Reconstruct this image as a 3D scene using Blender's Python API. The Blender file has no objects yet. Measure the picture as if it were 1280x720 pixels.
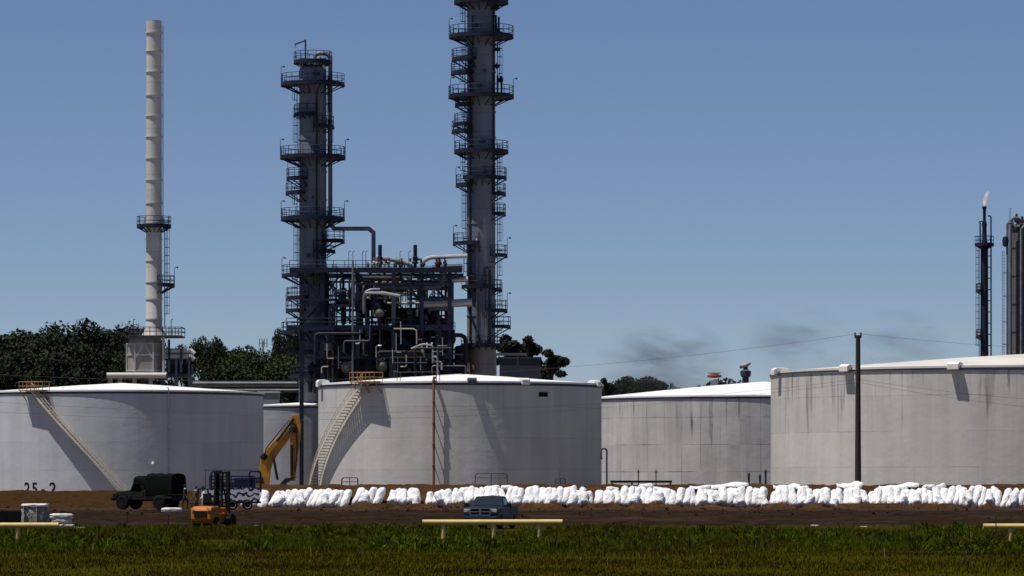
import bpy, math, random
import numpy as np
from mathutils import Vector, Matrix

random.seed(7)
SC = bpy.context.scene
COL = SC.collection
R = math.radians

# ------------------------------------------------------------------ camera, sky, sun, exposure
F, HY, EYE = 5200.0, 608.0, 1.8           # focal length and horizon row of the 1280 px photograph, eye height
cd = bpy.data.cameras.new('camera'); cam = bpy.data.objects.new('camera', cd); COL.objects.link(cam)
cam.location = (0, 0, EYE); cam.rotation_euler = (R(90), 0, 0)
cd.sensor_width = 36; cd.lens = 36 * F / 1280; cd.shift_y = (HY - 360) / 1280
cd.clip_start = 1; cd.clip_end = 30000
SC.camera = cam

SUN_EL, SUN_AZ = 69.0, 250.0              # azimuth clockwise from +Y: high, from the left, a little behind the camera
w = bpy.data.worlds.new('World'); SC.world = w; w.use_nodes = True
wn, wl = w.node_tree.nodes, w.node_tree.links
sky = wn.new('ShaderNodeTexSky'); sky.sky_type = 'NISHITA'; sky.sun_disc = False
sky.sun_elevation = R(SUN_EL); sky.sun_rotation = R(SUN_AZ)
sky.altitude = 3800; sky.air_density = 1.0; sky.dust_density = 0.0; sky.ozone_density = 5.5
bg = wn['Background']; bg.inputs['Strength'].default_value = 0.059
tint = wn.new('ShaderNodeVectorMath'); tint.operation = 'MULTIPLY'; tint.inputs[1].default_value = (1.045, 0.965, 0.99)   # hazier, less cyan summer air
wl.new(sky.outputs[0], tint.inputs[0]); wl.new(tint.outputs[0], bg.inputs['Color'])
sl = bpy.data.lights.new('sun', 'SUN'); sl.energy = 4.2; sl.angle = R(0.5); sl.color = (1.0, 0.95, 0.88)
so = bpy.data.objects.new('sun', sl); COL.objects.link(so)
sv = Vector((math.sin(R(SUN_AZ)) * math.cos(R(SUN_EL)), math.cos(R(SUN_AZ)) * math.cos(R(SUN_EL)), math.sin(R(SUN_EL))))
so.rotation_euler = (-sv).to_track_quat('-Z', 'Y').to_euler(); so.location = sv * 300
SC.view_settings.view_transform = 'Standard'; SC.view_settings.look = 'None'
SC.view_settings.exposure = 0.25; SC.view_settings.gamma = 1.0
SC.render.engine = 'CYCLES'
SC.cycles.max_bounces = 6; SC.cycles.diffuse_bounces = 2; SC.cycles.transparent_max_bounces = 12

# ------------------------------------------------------------------ helpers
def P(px, py, Y):
    return Vector(((px - 640) / F * Y, Y, EYE + (HY - py) / F * Y))
def PX(px, Y): return (px - 640) / F * Y
def PZ(py, Y): return EYE + (HY - py) / F * Y

class MB:
    def __init__(s, off=(0, 0, 0)):
        s.v, s.f, s.m, s.off = [], [], [], Vector(off)
    def add(s, vs, fs, m=0):
        o = len(s.v)
        s.v += [tuple(Vector(p) - s.off) for p in vs]
        s.f += [tuple(i + o for i in f) for f in fs]; s.m += [m] * len(fs)
        return s
    def box(s, c, size, rot=None, m=0, taper=1.0):
        c = Vector(c); x, y, z = [d / 2 for d in size]; vs = []
        for dz in (-1, 1):
            t = taper if dz > 0 else 1.0
            for dx, dy in ((-1, -1), (1, -1), (1, 1), (-1, 1)):
                p = Vector((dx * x * t, dy * y * t, dz * z))
                vs.append(c + (rot @ p if rot else p))
        return s.add(vs, [(3, 2, 1, 0), (4, 5, 6, 7), (0, 1, 5, 4), (1, 2, 6, 5), (2, 3, 7, 6), (3, 0, 4, 7)], m)
    def bar(s, p, q, w_, h, m=0):
        p, q = Vector(p), Vector(q); d = (q - p); L = d.length
        if L < 1e-6: return s
        x = d / L; up = Vector((0, 0, 1)) if abs(x.z) < 0.95 else Vector((0, 1, 0))
        y = up.cross(x).normalized(); z = x.cross(y)
        rot = Matrix((x, y, z)).transposed()
        return s.box((p + q) / 2, (L, w_, h), rot, m)
    def path(s, pts, r, n=8, m=0, r2=None, caps=True):
        pts = [Vector(p) for p in pts]; k = len(pts); rings = []; prev = None
        for i, p in enumerate(pts):
            if i == 0: d = pts[1] - p
            elif i == k - 1: d = p - pts[i - 1]
            else: d = (pts[i + 1] - p).normalized() + (p - pts[i - 1]).normalized()
            d = d.normalized() if d.length > 1e-9 else Vector((0, 0, 1))
            if prev is None:
                a = Vector((0, 0, 1)) if abs(d.z) < 0.9 else Vector((1, 0, 0))
                u = d.cross(a).normalized()
            else:
                u = (prev - d * prev.dot(d)).normalized()
            prev = u; vv = d.cross(u)
            rr = r if r2 is None else r + (r2 - r) * i / (k - 1)
            if isinstance(r, (list, tuple)): rr = r[i]
            rings.append([p + (u * math.cos(2 * math.pi * j / n) + vv * math.sin(2 * math.pi * j / n)) * rr for j in range(n)])
        vs = [q for rg in rings for q in rg]; fs = []
        for i in range(k - 1):
            for j in range(n):
                a, b = i * n + j, i * n + (j + 1) % n
                fs.append((a, b, b + n, a + n))
        if caps:
            fs.append(tuple(reversed(range(n)))); fs.append(tuple((k - 1) * n + j for j in range(n)))
        return s.add(vs, fs, m)
    def tube(s, p, q, r, r2=None, n=8, m=0):
        return s.path([p, q], r, n, m, r2)
    def lathe(s, prof, c=(0, 0, 0), n=24, axis='Z', m=0):
        c = Vector(c); vs, fs = [], []
        for (r, h) in prof:
            for j in range(n):
                a = 2 * math.pi * j / n; x, y = r * math.cos(a), r * math.sin(a)
                p = Vector((x, y, h)) if axis == 'Z' else (Vector((x, h, -y)) if axis == 'Y' else Vector((h, x, y)))
                vs.append(c + p)
        k = len(prof)
        for i in range(k - 1):
            for j in range(n):
                a, b = i * n + j, i * n + (j + 1) % n
                fs.append((a, b, b + n, a + n))
        if prof[0][0] > 1e-4: fs.append(tuple(reversed(range(n))))
        if prof[-1][0] > 1e-4: fs.append(tuple((k - 1) * n + j for j in range(n)))
        return s.add(vs, fs, m)
    def ann(s, r0, r1, z0, z1, a0=0, a1=360, c=(0, 0, 0), n=None, m=0):
        c = Vector(c); n = n or max(3, int(abs(a1 - a0) / 10)); vs, fs = [], []
        full = abs(a1 - a0) >= 359.9
        for i in range(n + (0 if full else 1)):
            a = R(a0 + (a1 - a0) * i / n); ca, sa = math.cos(a), math.sin(a)
            vs += [c + Vector((r0 * ca, r0 * sa, z0)), c + Vector((r1 * ca, r1 * sa, z0)), c + Vector((r1 * ca, r1 * sa, z1)), c + Vector((r0 * ca, r0 * sa, z1))]
        N = len(vs) // 4
        for i in range(n):
            A, B = 4 * i, 4 * ((i + 1) % N)
            for k in range(4):
                fs.append((A + k, A + (k + 1) % 4, B + (k + 1) % 4, B + k)[::-1])
        if not full:
            fs.append((0, 1, 2, 3)); fs.append(tuple(4 * n + k for k in (3, 2, 1, 0)))
        return s.add(vs, fs, m)
    def prism(s, poly, y0, y1, m=0):
        n = len(poly); vs = [(x, y0, z) for x, z in poly] + [(x, y1, z) for x, z in poly]
        fs = [tuple(range(n)), tuple(reversed(range(n, 2 * n)))]
        fs += [(i, n + i, n + (i + 1) % n, (i + 1) % n)[::-1][::-1] for i in range(n)]
        return s.add(vs, fs, m)
    def build(s, name, mats, parent=None, smooth=True, bevel=0, subs=0):
        me = bpy.data.meshes.new(name); me.from_pydata(s.v, [], s.f); 
        if not isinstance(mats, (list, tuple)): mats = [mats]
        for x in mats: me.materials.append(x)
        if len(mats) > 1: me.polygons.foreach_set('material_index', s.m)
        import bmesh
        b = bmesh.new(); b.from_mesh(me); bmesh.ops.recalc_face_normals(b, faces=b.faces); b.to_mesh(me); b.free()
        if smooth:
            me.polygons.foreach_set('use_smooth', [True] * len(me.polygons))
            me.set_sharp_from_angle(angle=R(38))
        o = bpy.data.objects.new(name, me); COL.objects.link(o)
        if parent: o.parent = parent
        if bevel:
            md = o.modifiers.new('bevel', 'BEVEL'); md.width = bevel; md.segments = 2; md.limit_method = 'ANGLE'
        return o

def tag(o, label=None, cat=None, group=None, kind=None):
    if label: o['label'] = label
    if cat: o['category'] = cat
    if group: o['group'] = group
    if kind: o['kind'] = kind
    return o
def thing(name, label, cat, loc=(0, 0, 0), rz=0, group=None):
    o = bpy.data.objects.new(name, None); COL.objects.link(o); o.empty_display_size = 0.5
    o.location = loc; o.rotation_euler = (0, 0, rz)
    return tag(o, label, cat, group)
ORD = 'first second third fourth fifth sixth seventh eighth ninth tenth eleventh twelfth thirteenth fourteenth fifteenth sixteenth seventeenth eighteenth nineteenth twentieth'.split()
ORD += ['twenty-' + w_ for w_ in ORD[:9]] + ['thirtieth'] + ['thirty-' + w_ for w_ in ORD[:9]]

# ------------------------------------------------------------------ materials
def nd(nt, t, **kw):
    n = nt.nodes.new(t)
    for k, v in kw.items():
        if k.startswith('i_'): n.inputs[int(k[2:])].default_value = v
        else: setattr(n, k, v)
    return n
def math_(nt, op, a, b=None, clamp=False):
    n = nt.nodes.new('ShaderNodeMath'); n.operation = op; n.use_clamp = clamp
    for i, x in enumerate((a, b)):
        if x is None: continue
        if isinstance(x, (int, float)): n.inputs[i].default_value = x
        else: nt.links.new(x, n.inputs[i])
    return n.outputs[0]
def ramp(nt, fac, a, b, ca=(0, 0, 0, 1), cb=(1, 1, 1, 1)):
    n = nt.nodes.new('ShaderNodeValToRGB'); e = n.color_ramp.elements
    e[0].position, e[1].position = a, b; e[0].color, e[1].color = ca, cb
    nt.links.new(fac, n.inputs[0]); return n.outputs[0]
def mixc(nt, fac, a, b, mode='MIX'):
    n = nt.nodes.new('ShaderNodeMix'); n.data_type = 'RGBA'; n.blend_type = mode
    for i, x in ((0, fac), (6, a), (7, b)):
        if isinstance(x, (int, float)): n.inputs[i].default_value = x
        elif isinstance(x, tuple): n.inputs[i].default_value = x if len(x) == 4 else x + (1,)
        else: nt.links.new(x, n.inputs[i])
    return n.outputs[2]
def base(name, rough=0.6, metal=0.0, spec=0.4):
    m = bpy.data.materials.new(name); m.use_nodes = True; nt = m.node_tree
    b = nt.nodes['Principled BSDF']; b.inputs['Roughness'].default_value = rough
    b.inputs['Metallic'].default_value = metal; b.inputs['Specular IOR Level'].default_value = spec
    return m, nt, b
def noise(nt, vec, scale, detail=4, rough=0.6):
    n = nt.nodes.new('ShaderNodeTexNoise'); n.inputs['Scale'].default_value = scale
    n.inputs['Detail'].default_value = detail; n.inputs['Roughness'].default_value = rough
    nt.links.new(vec, n.inputs['Vector']); return n.outputs[0]
def mat(name, col, rough=0.6, metal=0.0, var=0.2, scale=1.5, bump=0.0, spec=0.4, dirt=None, bscale=None):
    m, nt, b = base(name, rough, metal, spec)
    tc = nt.nodes.new('ShaderNodeTexCoord').outputs['Object']
    f = noise(nt, tc, scale)
    f = ramp(nt, f, 0.3, 0.7)
    c = mixc(nt, f, tuple(x * (1 - var) for x in col), tuple(min(1, x * (1 + var)) for x in col))
    if dirt:
        g = ramp(nt, noise(nt, tc, scale * 0.6, 6), 0.52, 0.68)
        c = mixc(nt, math_(nt, 'MULTIPLY', g, 0.6), c, dirt)
    nt.links.new(c, b.inputs['Base Color'])
    if bump:
        bn = nt.nodes.new('ShaderNodeBump'); bn.inputs['Strength'].default_value = bump; bn.inputs['Distance'].default_value = 0.05
        nt.links.new(noise(nt, tc, bscale or scale * 4), bn.inputs['Height']); nt.links.new(bn.outputs[0], b.inputs['Normal'])
    return m

STEEL = mat('navy_steel', (0.016, 0.021, 0.038), 0.6, 0, 0.35, 0.8, spec=0.15)
STEEL2 = mat('grey_steel', (0.046, 0.054, 0.080), 0.55, 0, 0.3, 0.6, spec=0.2)
SILVER = mat('aluminium_cladding', (0.5, 0.5, 0.5), 0.38, 0.5, 0.25, 0.5)
GREYP = mat('grey_pipe', (0.13, 0.135, 0.16), 0.5, 0.2, 0.3, 0.5)
CREAMP = mat('cream_pipe', (0.42, 0.36, 0.27), 0.6, 0, 0.3, 0.6)
DARKP = mat('dark_pipe', (0.022, 0.021, 0.024), 0.6, 0, 0.4, 0.6, spec=0.2)
RUST = mat('rust_pipe', (0.17, 0.045, 0.025), 0.7, 0, 0.35, 0.9)
BLACK = mat('black_rubber', (0.009, 0.009, 0.010), 0.85, 0, 0.3, 3, spec=0.15)
WHITE = mat('white_paint', (0.78, 0.77, 0.74), 0.5, 0, 0.06, 0.6)
CREAM = mat('cream_paint', (0.60, 0.52, 0.40), 0.6, 0, 0.12, 1.2)
OCHRE = mat('ochre_rail', (0.33, 0.17, 0.05), 0.6, 0, 0.25, 1.2)
YPIPE = mat('yellow_pipe', (0.62, 0.46, 0.15), 0.5, 0, 0.12, 1.5, dirt=(0.3, 0.22, 0.1))
YELL = mat('machine_yellow', (0.50, 0.215, 0.014), 0.5, 0, 0.2, 0.8, dirt=(0.16, 0.09, 0.03))
ORANGE = mat('forklift_orange', (0.46, 0.135, 0.010), 0.5, 0, 0.2, 1.5, dirt=(0.12, 0.045, 0.012), spec=0.2)
ARMY = mat('army_green', (0.012, 0.015, 0.011), 0.7, 0, 0.3, 2, spec=0.15)
CANVAS = mat('dark_canvas', (0.0045, 0.0055, 0.005), 0.95, 0, 0.35, 1.5, bump=0.6, spec=0.05)
GLASS = mat('vehicle_glass', (0.02, 0.025, 0.03), 0.06, 0, 0.1, 1, spec=0.7)
RIMM = mat('wheel_metal', (0.28, 0.28, 0.30), 0.35, 0.6, 0.1, 3)
CHROME = mat('chrome', (0.6, 0.6, 0.62), 0.15, 1.0, 0.05, 3)
WOOD = mat('dark_pole', (0.030, 0.024, 0.022), 0.85, 0, 0.35, 3, bump=0.4)
NAVY = mat('navy_paint', (0.012, 0.018, 0.05), 0.4, 0, 0.2, 1.5)
TRUCKBLUE = mat('slate_blue_paint', (0.012, 0.016, 0.028), 0.5, 0.0, 0.15, 1, spec=0.18)

def tank_mat(name, H, rad, col, streak=0.0, course=3.85, weld=0.35, blot=0.15, seed=0.0, voff=0.37, pw=7.3, vw=0.6, th=0.6):
    m, nt, b = base(name, 0.55, 0, 0.3)
    tc = nt.nodes.new('ShaderNodeTexCoord').outputs['Object']
    sp = nt.nodes.new('ShaderNodeSeparateXYZ'); nt.links.new(tc, sp.inputs[0])
    ang = math_(nt, 'ARCTAN2', sp.outputs[1], sp.outputs[0])
    s = math_(nt, 'MULTIPLY', ang, rad); z = sp.outputs[2]
    def vec(a, b_, c_):
        cb = nt.nodes.new('ShaderNodeCombineXYZ')
        for i, x in enumerate((a, b_, c_)):
            if isinstance(x, (int, float)): cb.inputs[i].default_value = x
            else: nt.links.new(x, cb.inputs[i])
        return cb.outputs[0]
    zc = math_(nt, 'DIVIDE', z, course); row = math_(nt, 'FLOOR', zc)
    so_ = math_(nt, 'ADD', math_(nt, 'DIVIDE', s, pw), math_(nt, 'MULTIPLY', row, voff)); colu = math_(nt, 'FLOOR', so_)
    wnz = nt.nodes.new('ShaderNodeTexWhiteNoise'); nt.links.new(vec(row, colu, seed), wnz.inputs['Vector'])
    plate = wnz.outputs['Value']
    hl = math_(nt, 'LESS_THAN', math_(nt, 'FRACT', zc), 0.022)
    vl = math_(nt, 'MULTIPLY', math_(nt, 'LESS_THAN', math_(nt, 'FRACT', so_), 0.10 / pw), vw)
    lines = math_(nt, 'MULTIPLY', math_(nt, 'MAXIMUM', hl, vl), ramp(nt, noise(nt, vec(s, z, seed), 0.22, 3), 0.38, 0.62))
    big = ramp(nt, noise(nt, vec(s, z, seed + 3.1), 0.16, 5), 0.3, 0.72)
    vert = ramp(nt, noise(nt, vec(math_(nt, 'MULTIPLY', s, 0.9), math_(nt, 'MULTIPLY', z, 0.05), seed + 9), 0.8, 5), 0.35, 0.75)
    v = math_(nt, 'ADD', 1.0, math_(nt, 'MULTIPLY', math_(nt, 'SUBTRACT', plate, 0.5), 0.10))
    v = math_(nt, 'SUBTRACT', v, math_(nt, 'MULTIPLY', lines, weld))
    v = math_(nt, 'SUBTRACT', v, math_(nt, 'MULTIPLY', big, blot))
    v = math_(nt, 'SUBTRACT', v, math_(nt, 'MULTIPLY', vert, blot * 1.1))
    c = nt.nodes.new('ShaderNodeVectorMath'); c.operation = 'SCALE'; c.inputs[0].default_value = col
    nt.links.new(v, c.inputs[3]); c = c.outputs[0]
    if streak:
        n1 = noise(nt, vec(s, 0.0, seed + 20), 0.9, 2)
        n2 = noise(nt, vec(math_(nt, 'ADD', s, math_(nt, 'MULTIPLY', noise(nt, vec(s, z, 1.0), 0.5), 0.25)), 0.0, seed + 41), 1.3, 1)
        st = ramp(nt, n2, th, th + 0.07)
        ln = math_(nt, 'MULTIPLY_ADD', n1, 24.0); ln.node.inputs[2].default_value = -7.5
        msk = math_(nt, 'DIVIDE', math_(nt, 'SUBTRACT', z, math_(nt, 'SUBTRACT', H, ln)), 1.6, True)
        st = math_(nt, 'MULTIPLY', math_(nt, 'MULTIPLY', st, msk), math_(nt, 'MULTIPLY', ramp(nt, noise(nt, vec(s, math_(nt, 'MULTIPLY', z, 0.3), seed + 60), 0.7, 3), 0.35, 0.65), streak))
        c = mixc(nt, st, c, (0.05, 0.048, 0.04))
    # rusty soil splash near the foot
    ft = math_(nt, 'SUBTRACT', 1.0, math_(nt, 'DIVIDE', z, 1.6), True)
    ft = math_(nt, 'MULTIPLY', ft, ramp(nt, noise(nt, vec(s, z, 2.0), 1.2), 0.35, 0.7))
    c = mixc(nt, math_(nt, 'MULTIPLY', ft, 0.5), c, (0.28, 0.2, 0.14))
    nt.links.new(c, b.inputs['Base Color'])
    bn = nt.nodes.new('ShaderNodeBump'); bn.inputs['Strength'].default_value = 0.25; bn.inputs['Distance'].default_value = 0.25
    nt.links.new(noise(nt, vec(s, z, seed), 0.35, 3), bn.inputs['Height']); nt.links.new(bn.outputs[0], b.inputs['Normal'])
    return m

def shell_mat(name, col, seam=3.0, var=0.18):
    m, nt, b = base(name, 0.5, 0.1, 0.35)
    tc = nt.nodes.new('ShaderNodeTexCoord').outputs['Object']
    sp = nt.nodes.new('ShaderNodeSeparateXYZ'); nt.links.new(tc, sp.inputs[0])
    mp = nt.nodes.new('ShaderNodeMapping'); mp.inputs['Scale'].default_value = (1, 1, 0.12); nt.links.new(tc, mp.inputs[0])
    f = ramp(nt, noise(nt, mp.outputs[0], 0.7, 6), 0.3, 0.7)
    c = mixc(nt, f, tuple(x * (1 - var) for x in col), tuple(x * (1 + var) for x in col))
    zc = math_(nt, 'DIVIDE', sp.outputs[2], seam); ln = math_(nt, 'LESS_THAN', math_(nt, 'FRACT', zc), 0.04)
    wnz = nt.nodes.new('ShaderNodeTexWhiteNoise'); wnz.noise_dimensions = '1D'; nt.links.new(math_(nt, 'FLOOR', zc), wnz.inputs['W'])
    c = mixc(nt, math_(nt, 'MULTIPLY', wnz.outputs['Value'], 0.22), c, tuple(x * 0.6 for x in col))
    c = mixc(nt, math_(nt, 'MULTIPLY', ln, 0.4), c, tuple(x * 0.35 for x in col))
    nt.links.new(c, b.inputs['Base Color']); return m
COLSHELL = shell_mat('column_shell', (0.15, 0.163, 0.195), 3.0, 0.22)
SKIRT = shell_mat('skirt_fireproofing', (0.20, 0.17, 0.145), 2.6, 0.3)
STACKM = shell_mat('stack_shell', (0.53, 0.51, 0.48), 2.4, 0.12)
HEATERM = shell_mat('heater_casing', (0.36, 0.33, 0.29), 2.0, 0.2)
FARCOL = shell_mat('far_column_shell', (0.10, 0.094, 0.088), 3.5, 0.2)

def ground_mat():
    m, nt, b = base('ground_soil', 1.0, 0, 0.0)
    g = nt.nodes.new('ShaderNodeNewGeometry').outputs['Position']
    sp = nt.nodes.new('ShaderNodeSeparateXYZ'); nt.links.new(g, sp.inputs[0])
    n1 = noise(nt, g, 0.12, 6); n2 = noise(nt, g, 0.9, 8, 0.7); n3 = noise(nt, g, 5.0, 4)
    yy = math_(nt, 'ADD', sp.outputs[1], math_(nt, 'MULTIPLY', math_(nt, 'SUBTRACT', n1, 0.5), 26))
    grass = mixc(nt, ramp(nt, n2, 0.35, 0.65), (0.036, 0.026, 0.004), (0.034, 0.036, 0.003))
    mpx = nt.nodes.new('ShaderNodeMapping'); mpx.inputs['Scale'].default_value = (0.25, 0.8, 1); nt.links.new(g, mpx.inputs[0])
    n4 = noise(nt, mpx.outputs[0], 0.5, 6, 0.7)
    dirt = mixc(nt, ramp(nt, n2, 0.35, 0.7), (0.012, 0.0078, 0.0058), (0.031, 0.0205, 0.015))
    dirt = mixc(nt, math_(nt, 'MULTIPLY', ramp(nt, n4, 0.5, 0.66), 0.55), dirt, (0.050, 0.035, 0.026))
    rusty = mixc(nt, ramp(nt, n3, 0.3, 0.7), (0.034, 0.020, 0.012), (0.070, 0.040, 0.022))
    grav = mixc(nt, ramp(nt, n3, 0.3, 0.7), (0.10, 0.08, 0.06), (0.2, 0.17, 0.13))
    k1 = math_(nt, 'DIVIDE', math_(nt, 'SUBTRACT', yy, 240), 6, True)
    k2 = math_(nt, 'DIVIDE', math_(nt, 'SUBTRACT', yy, 292), 14, True)
    k3 = math_(nt, 'DIVIDE', math_(nt, 'SUBTRACT', yy, 352), 6, True)
    c = mixc(nt, k1, grass, dirt); c = mixc(nt, math_(nt, 'MULTIPLY', k2, 0.8), c, rusty); c = mixc(nt, k3, c, grav)
    nt.links.new(c, b.inputs['Base Color'])
    bn = nt.nodes.new('ShaderNodeBump'); bn.inputs['Strength'].default_value = 0.8; bn.inputs['Distance'].default_value = 0.15
    nt.links.new(n2, bn.inputs['Height']); nt.links.new(bn.outputs[0], b.inputs['Normal'])
    return m
GROUND = ground_mat()
def berm_mat():
    m, nt, b = base('berm_soil', 1.0, 0, 0.0)
    g = nt.nodes.new('ShaderNodeNewGeometry').outputs['Position']
    n2 = noise(nt, g, 0.7, 8, 0.7); n3 = noise(nt, g, 3.0, 5, 0.7)
    a = mixc(nt, ramp(nt, n2, 0.35, 0.65), (0.030, 0.016, 0.009), (0.11, 0.052, 0.022))
    c = mixc(nt, ramp(nt, n3, 0.45, 0.62), a, (0.048, 0.026, 0.013))
    sp = nt.nodes.new('ShaderNodeSeparateXYZ'); nt.links.new(g, sp.inputs[0])
    gr = math_(nt, 'MULTIPLY', math_(nt, 'LESS_THAN', sp.outputs[0], -21.5), ramp(nt, n2, 0.4, 0.6))
    c = mixc(nt, math_(nt, 'MULTIPLY', gr, 0.8), c, (0.022, 0.016, 0.006))
    nt.links.new(c, b.inputs['Base Color'])
    bn = nt.nodes.new('ShaderNodeBump'); bn.inputs['Strength'].default_value = 1.0; bn.inputs['Distance'].default_value = 0.2
    nt.links.new(n3, bn.inputs['Height']); nt.links.new(bn.outputs[0], b.inputs['Normal'])
    return m
BERM = berm_mat()
def bag_mat():
    m, nt, b = base('white_bag', 0.55, 0, 0.3)
    tc = nt.nodes.new('ShaderNodeTexCoord').outputs['Object']
    g = nt.nodes.new('ShaderNodeNewGeometry').outputs['Position']
    sp = nt.nodes.new('ShaderNodeSeparateXYZ'); nt.links.new(g, sp.inputs[0])
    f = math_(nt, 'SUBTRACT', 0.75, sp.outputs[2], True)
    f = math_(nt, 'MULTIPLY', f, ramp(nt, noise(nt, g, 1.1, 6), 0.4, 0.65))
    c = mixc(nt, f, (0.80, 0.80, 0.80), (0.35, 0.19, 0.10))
    nt.links.new(c, b.inputs['Base Color'])
    bn = nt.nodes.new('ShaderNodeBump'); bn.inputs['Strength'].default_value = 0.8; bn.inputs['Distance'].default_value = 0.10
    nt.links.new(noise(nt, tc, 4.5, 6, 0.75), bn.inputs['Height']); nt.links.new(bn.outputs[0], b.inputs['Normal'])
    return m
BAG = bag_mat()
def island_mat(name, ca, cb, rough=0.6, trans=0.0, patch=None, pscale=0.08):
    m, nt, b = base(name, rough, 0, 0.25)
    geo = nt.nodes.new('ShaderNodeNewGeometry')
    c = mixc(nt, geo.outputs['Random Per Island'], ca, cb)
    if patch:
        c = mixc(nt, ramp(nt, noise(nt, geo.outputs['Position'], pscale, 5), 0.42, 0.6), c, patch)
    nt.links.new(c, b.inputs['Base Color'])
    if trans:
        t = nt.nodes.new('ShaderNodeBsdfTranslucent'); nt.links.new(c, t.inputs[0])
        mx = nt.nodes.new('ShaderNodeMixShader'); mx.inputs[0].default_value = trans
        nt.links.new(b.outputs[0], mx.inputs[1]); nt.links.new(t.outputs[0], mx.inputs[2])
        nt.links.new(mx.outputs[0], nt.nodes['Material Output'].inputs[0])
    return m

# ------------------------------------------------------------------ ground and berms
def vnoise(x, y, seed=0):
    xi, yi = np.floor(x).astype(int), np.floor(y).astype(int); xf, yf = x - xi, y - yi
    def h(a, b):
        n = (a * 374761393 + b * 668265263 + seed * 974711) & 0x7fffffff
        n = ((n ^ (n >> 13)) * 1274126177) & 0x7fffffff
        return ((n ^ (n >> 16)) & 0xffff) / 65535.0
    u, v = xf * xf * (3 - 2 * xf), yf * yf * (3 - 2 * yf)
    return (h(xi, yi) * (1 - u) + h(xi + 1, yi) * u) * (1 - v) + (h(xi, yi + 1) * (1 - u) + h(xi + 1, yi + 1) * u) * v
def fbm(x, y, seed=0, o=4):
    t, a = 0, 0.5
    for i in range(o):
        t = t + a * vnoise(x * 2 ** i, y * 2 ** i, seed + i); a /= 2
    return t
def ground_z(x, y):
    x, y = np.asarray(x, float), np.asarray(y, float)
    edge = 249 + 5 * (fbm(x * 0.12, x * 0, 3) - 0.5)
    t = np.clip((y - edge) / 5.0, 0, 1); t = t * t * (3 - 2 * t)
    z = -0.5 + 0.55 * t
    rough = np.clip((y - 238) / 8, 0, 1) * np.clip((352 - y) / 8, 0, 1)
    z = z + rough * 0.42 * (fbm(x * 0.55, y * 0.35, 11) - 0.48)
    return z
def grid_mesh(name, xs, ys, zf, m, **kw):
    X, Y = np.meshgrid(xs, ys); Z = zf(X, Y)
    v = np.stack([X, Y, Z], -1).reshape(-1, 3); nx, ny = len(xs), len(ys)
    i = np.arange(nx * ny).reshape(ny, nx)
    q = np.stack([i[:-1, :-1], i[:-1, 1:], i[1:, 1:], i[1:, :-1]], -1).reshape(-1, 4)
    me = bpy.data.meshes.new(name); me.from_pydata(v.tolist(), [], q.tolist())
    me.polygons.foreach_set('use_smooth', [True] * len(me.polygons)); me.materials.append(m)
    o = bpy.data.objects.new(name, me); COL.objects.link(o); return tag(o, **kw)
xs = np.concatenate([[-9000, -3000, -900, -300, -120], np.arange(-70, 70.1, 0.7), [120, 300, 900, 3000, 9000]])
ys = np.concatenate([[-400, -50, 0, 50, 100, 150, 200, 225], np.arange(236, 354, 0.7), [360, 400, 500, 700, 1200, 3000, 9000]])
grid_mesh('ground', xs, ys, ground_z, GROUND, kind='structure', label='dark soil and grass ground running back to the tanks', cat='ground')

def pxg(x): return x / 336.0 * F + 640      # photo column of a point on the bag line
def berm_top(x):
    p = pxg(x)
    h = np.where(p < 300, 1.42, np.where(p < 318, 1.42 + (p - 300) / 18 * 0.48, 1.93))
    return h + 0.28 * (fbm(x * 0.9, x * 0, 5) - 0.48) * np.where(p < 305, 0.45, 1) + 0.16 * (fbm(x * 2.7, x * 0, 15) - 0.48) * np.where(p < 305, 0.5, 1)
def berm_z(X, Y):
    h = berm_top(X)
    t = np.clip((Y - 331.5) / 3.6, 0, 1); u = np.clip((352 - Y) / 8, 0, 1)
    prof = np.minimum(t ** 0.9, u); prof = prof * (1 - 0.12 * (1 - np.clip((Y - 335) / 3, 0, 1)))
    p = pxg(X); toe = np.clip(fbm(X * 0.9, X * 0, 31) * 1.5 - 0.42, 0.0, 0.42) * np.clip((p - 415) / 40, 0.25, 1) * np.exp(-((Y - 331.0) / 0.55) ** 2)
    return -0.15 + (h + 0.15) * prof + 0.22 * (fbm(X * 1.3, Y * 1.1, 21) - 0.48) * prof + 0.20 * np.exp(-((Y - 331.0) / 0.9) ** 2) + toe
grid_mesh('dirt_berm', np.arange(-75, 75.1, 0.35), np.concatenate([np.arange(329.0, 340, 0.3), np.arange(340, 353, 0.8)]), berm_z, BERM,
          kind='structure', label='brown dirt levee behind the white bags', cat='levee')

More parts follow.
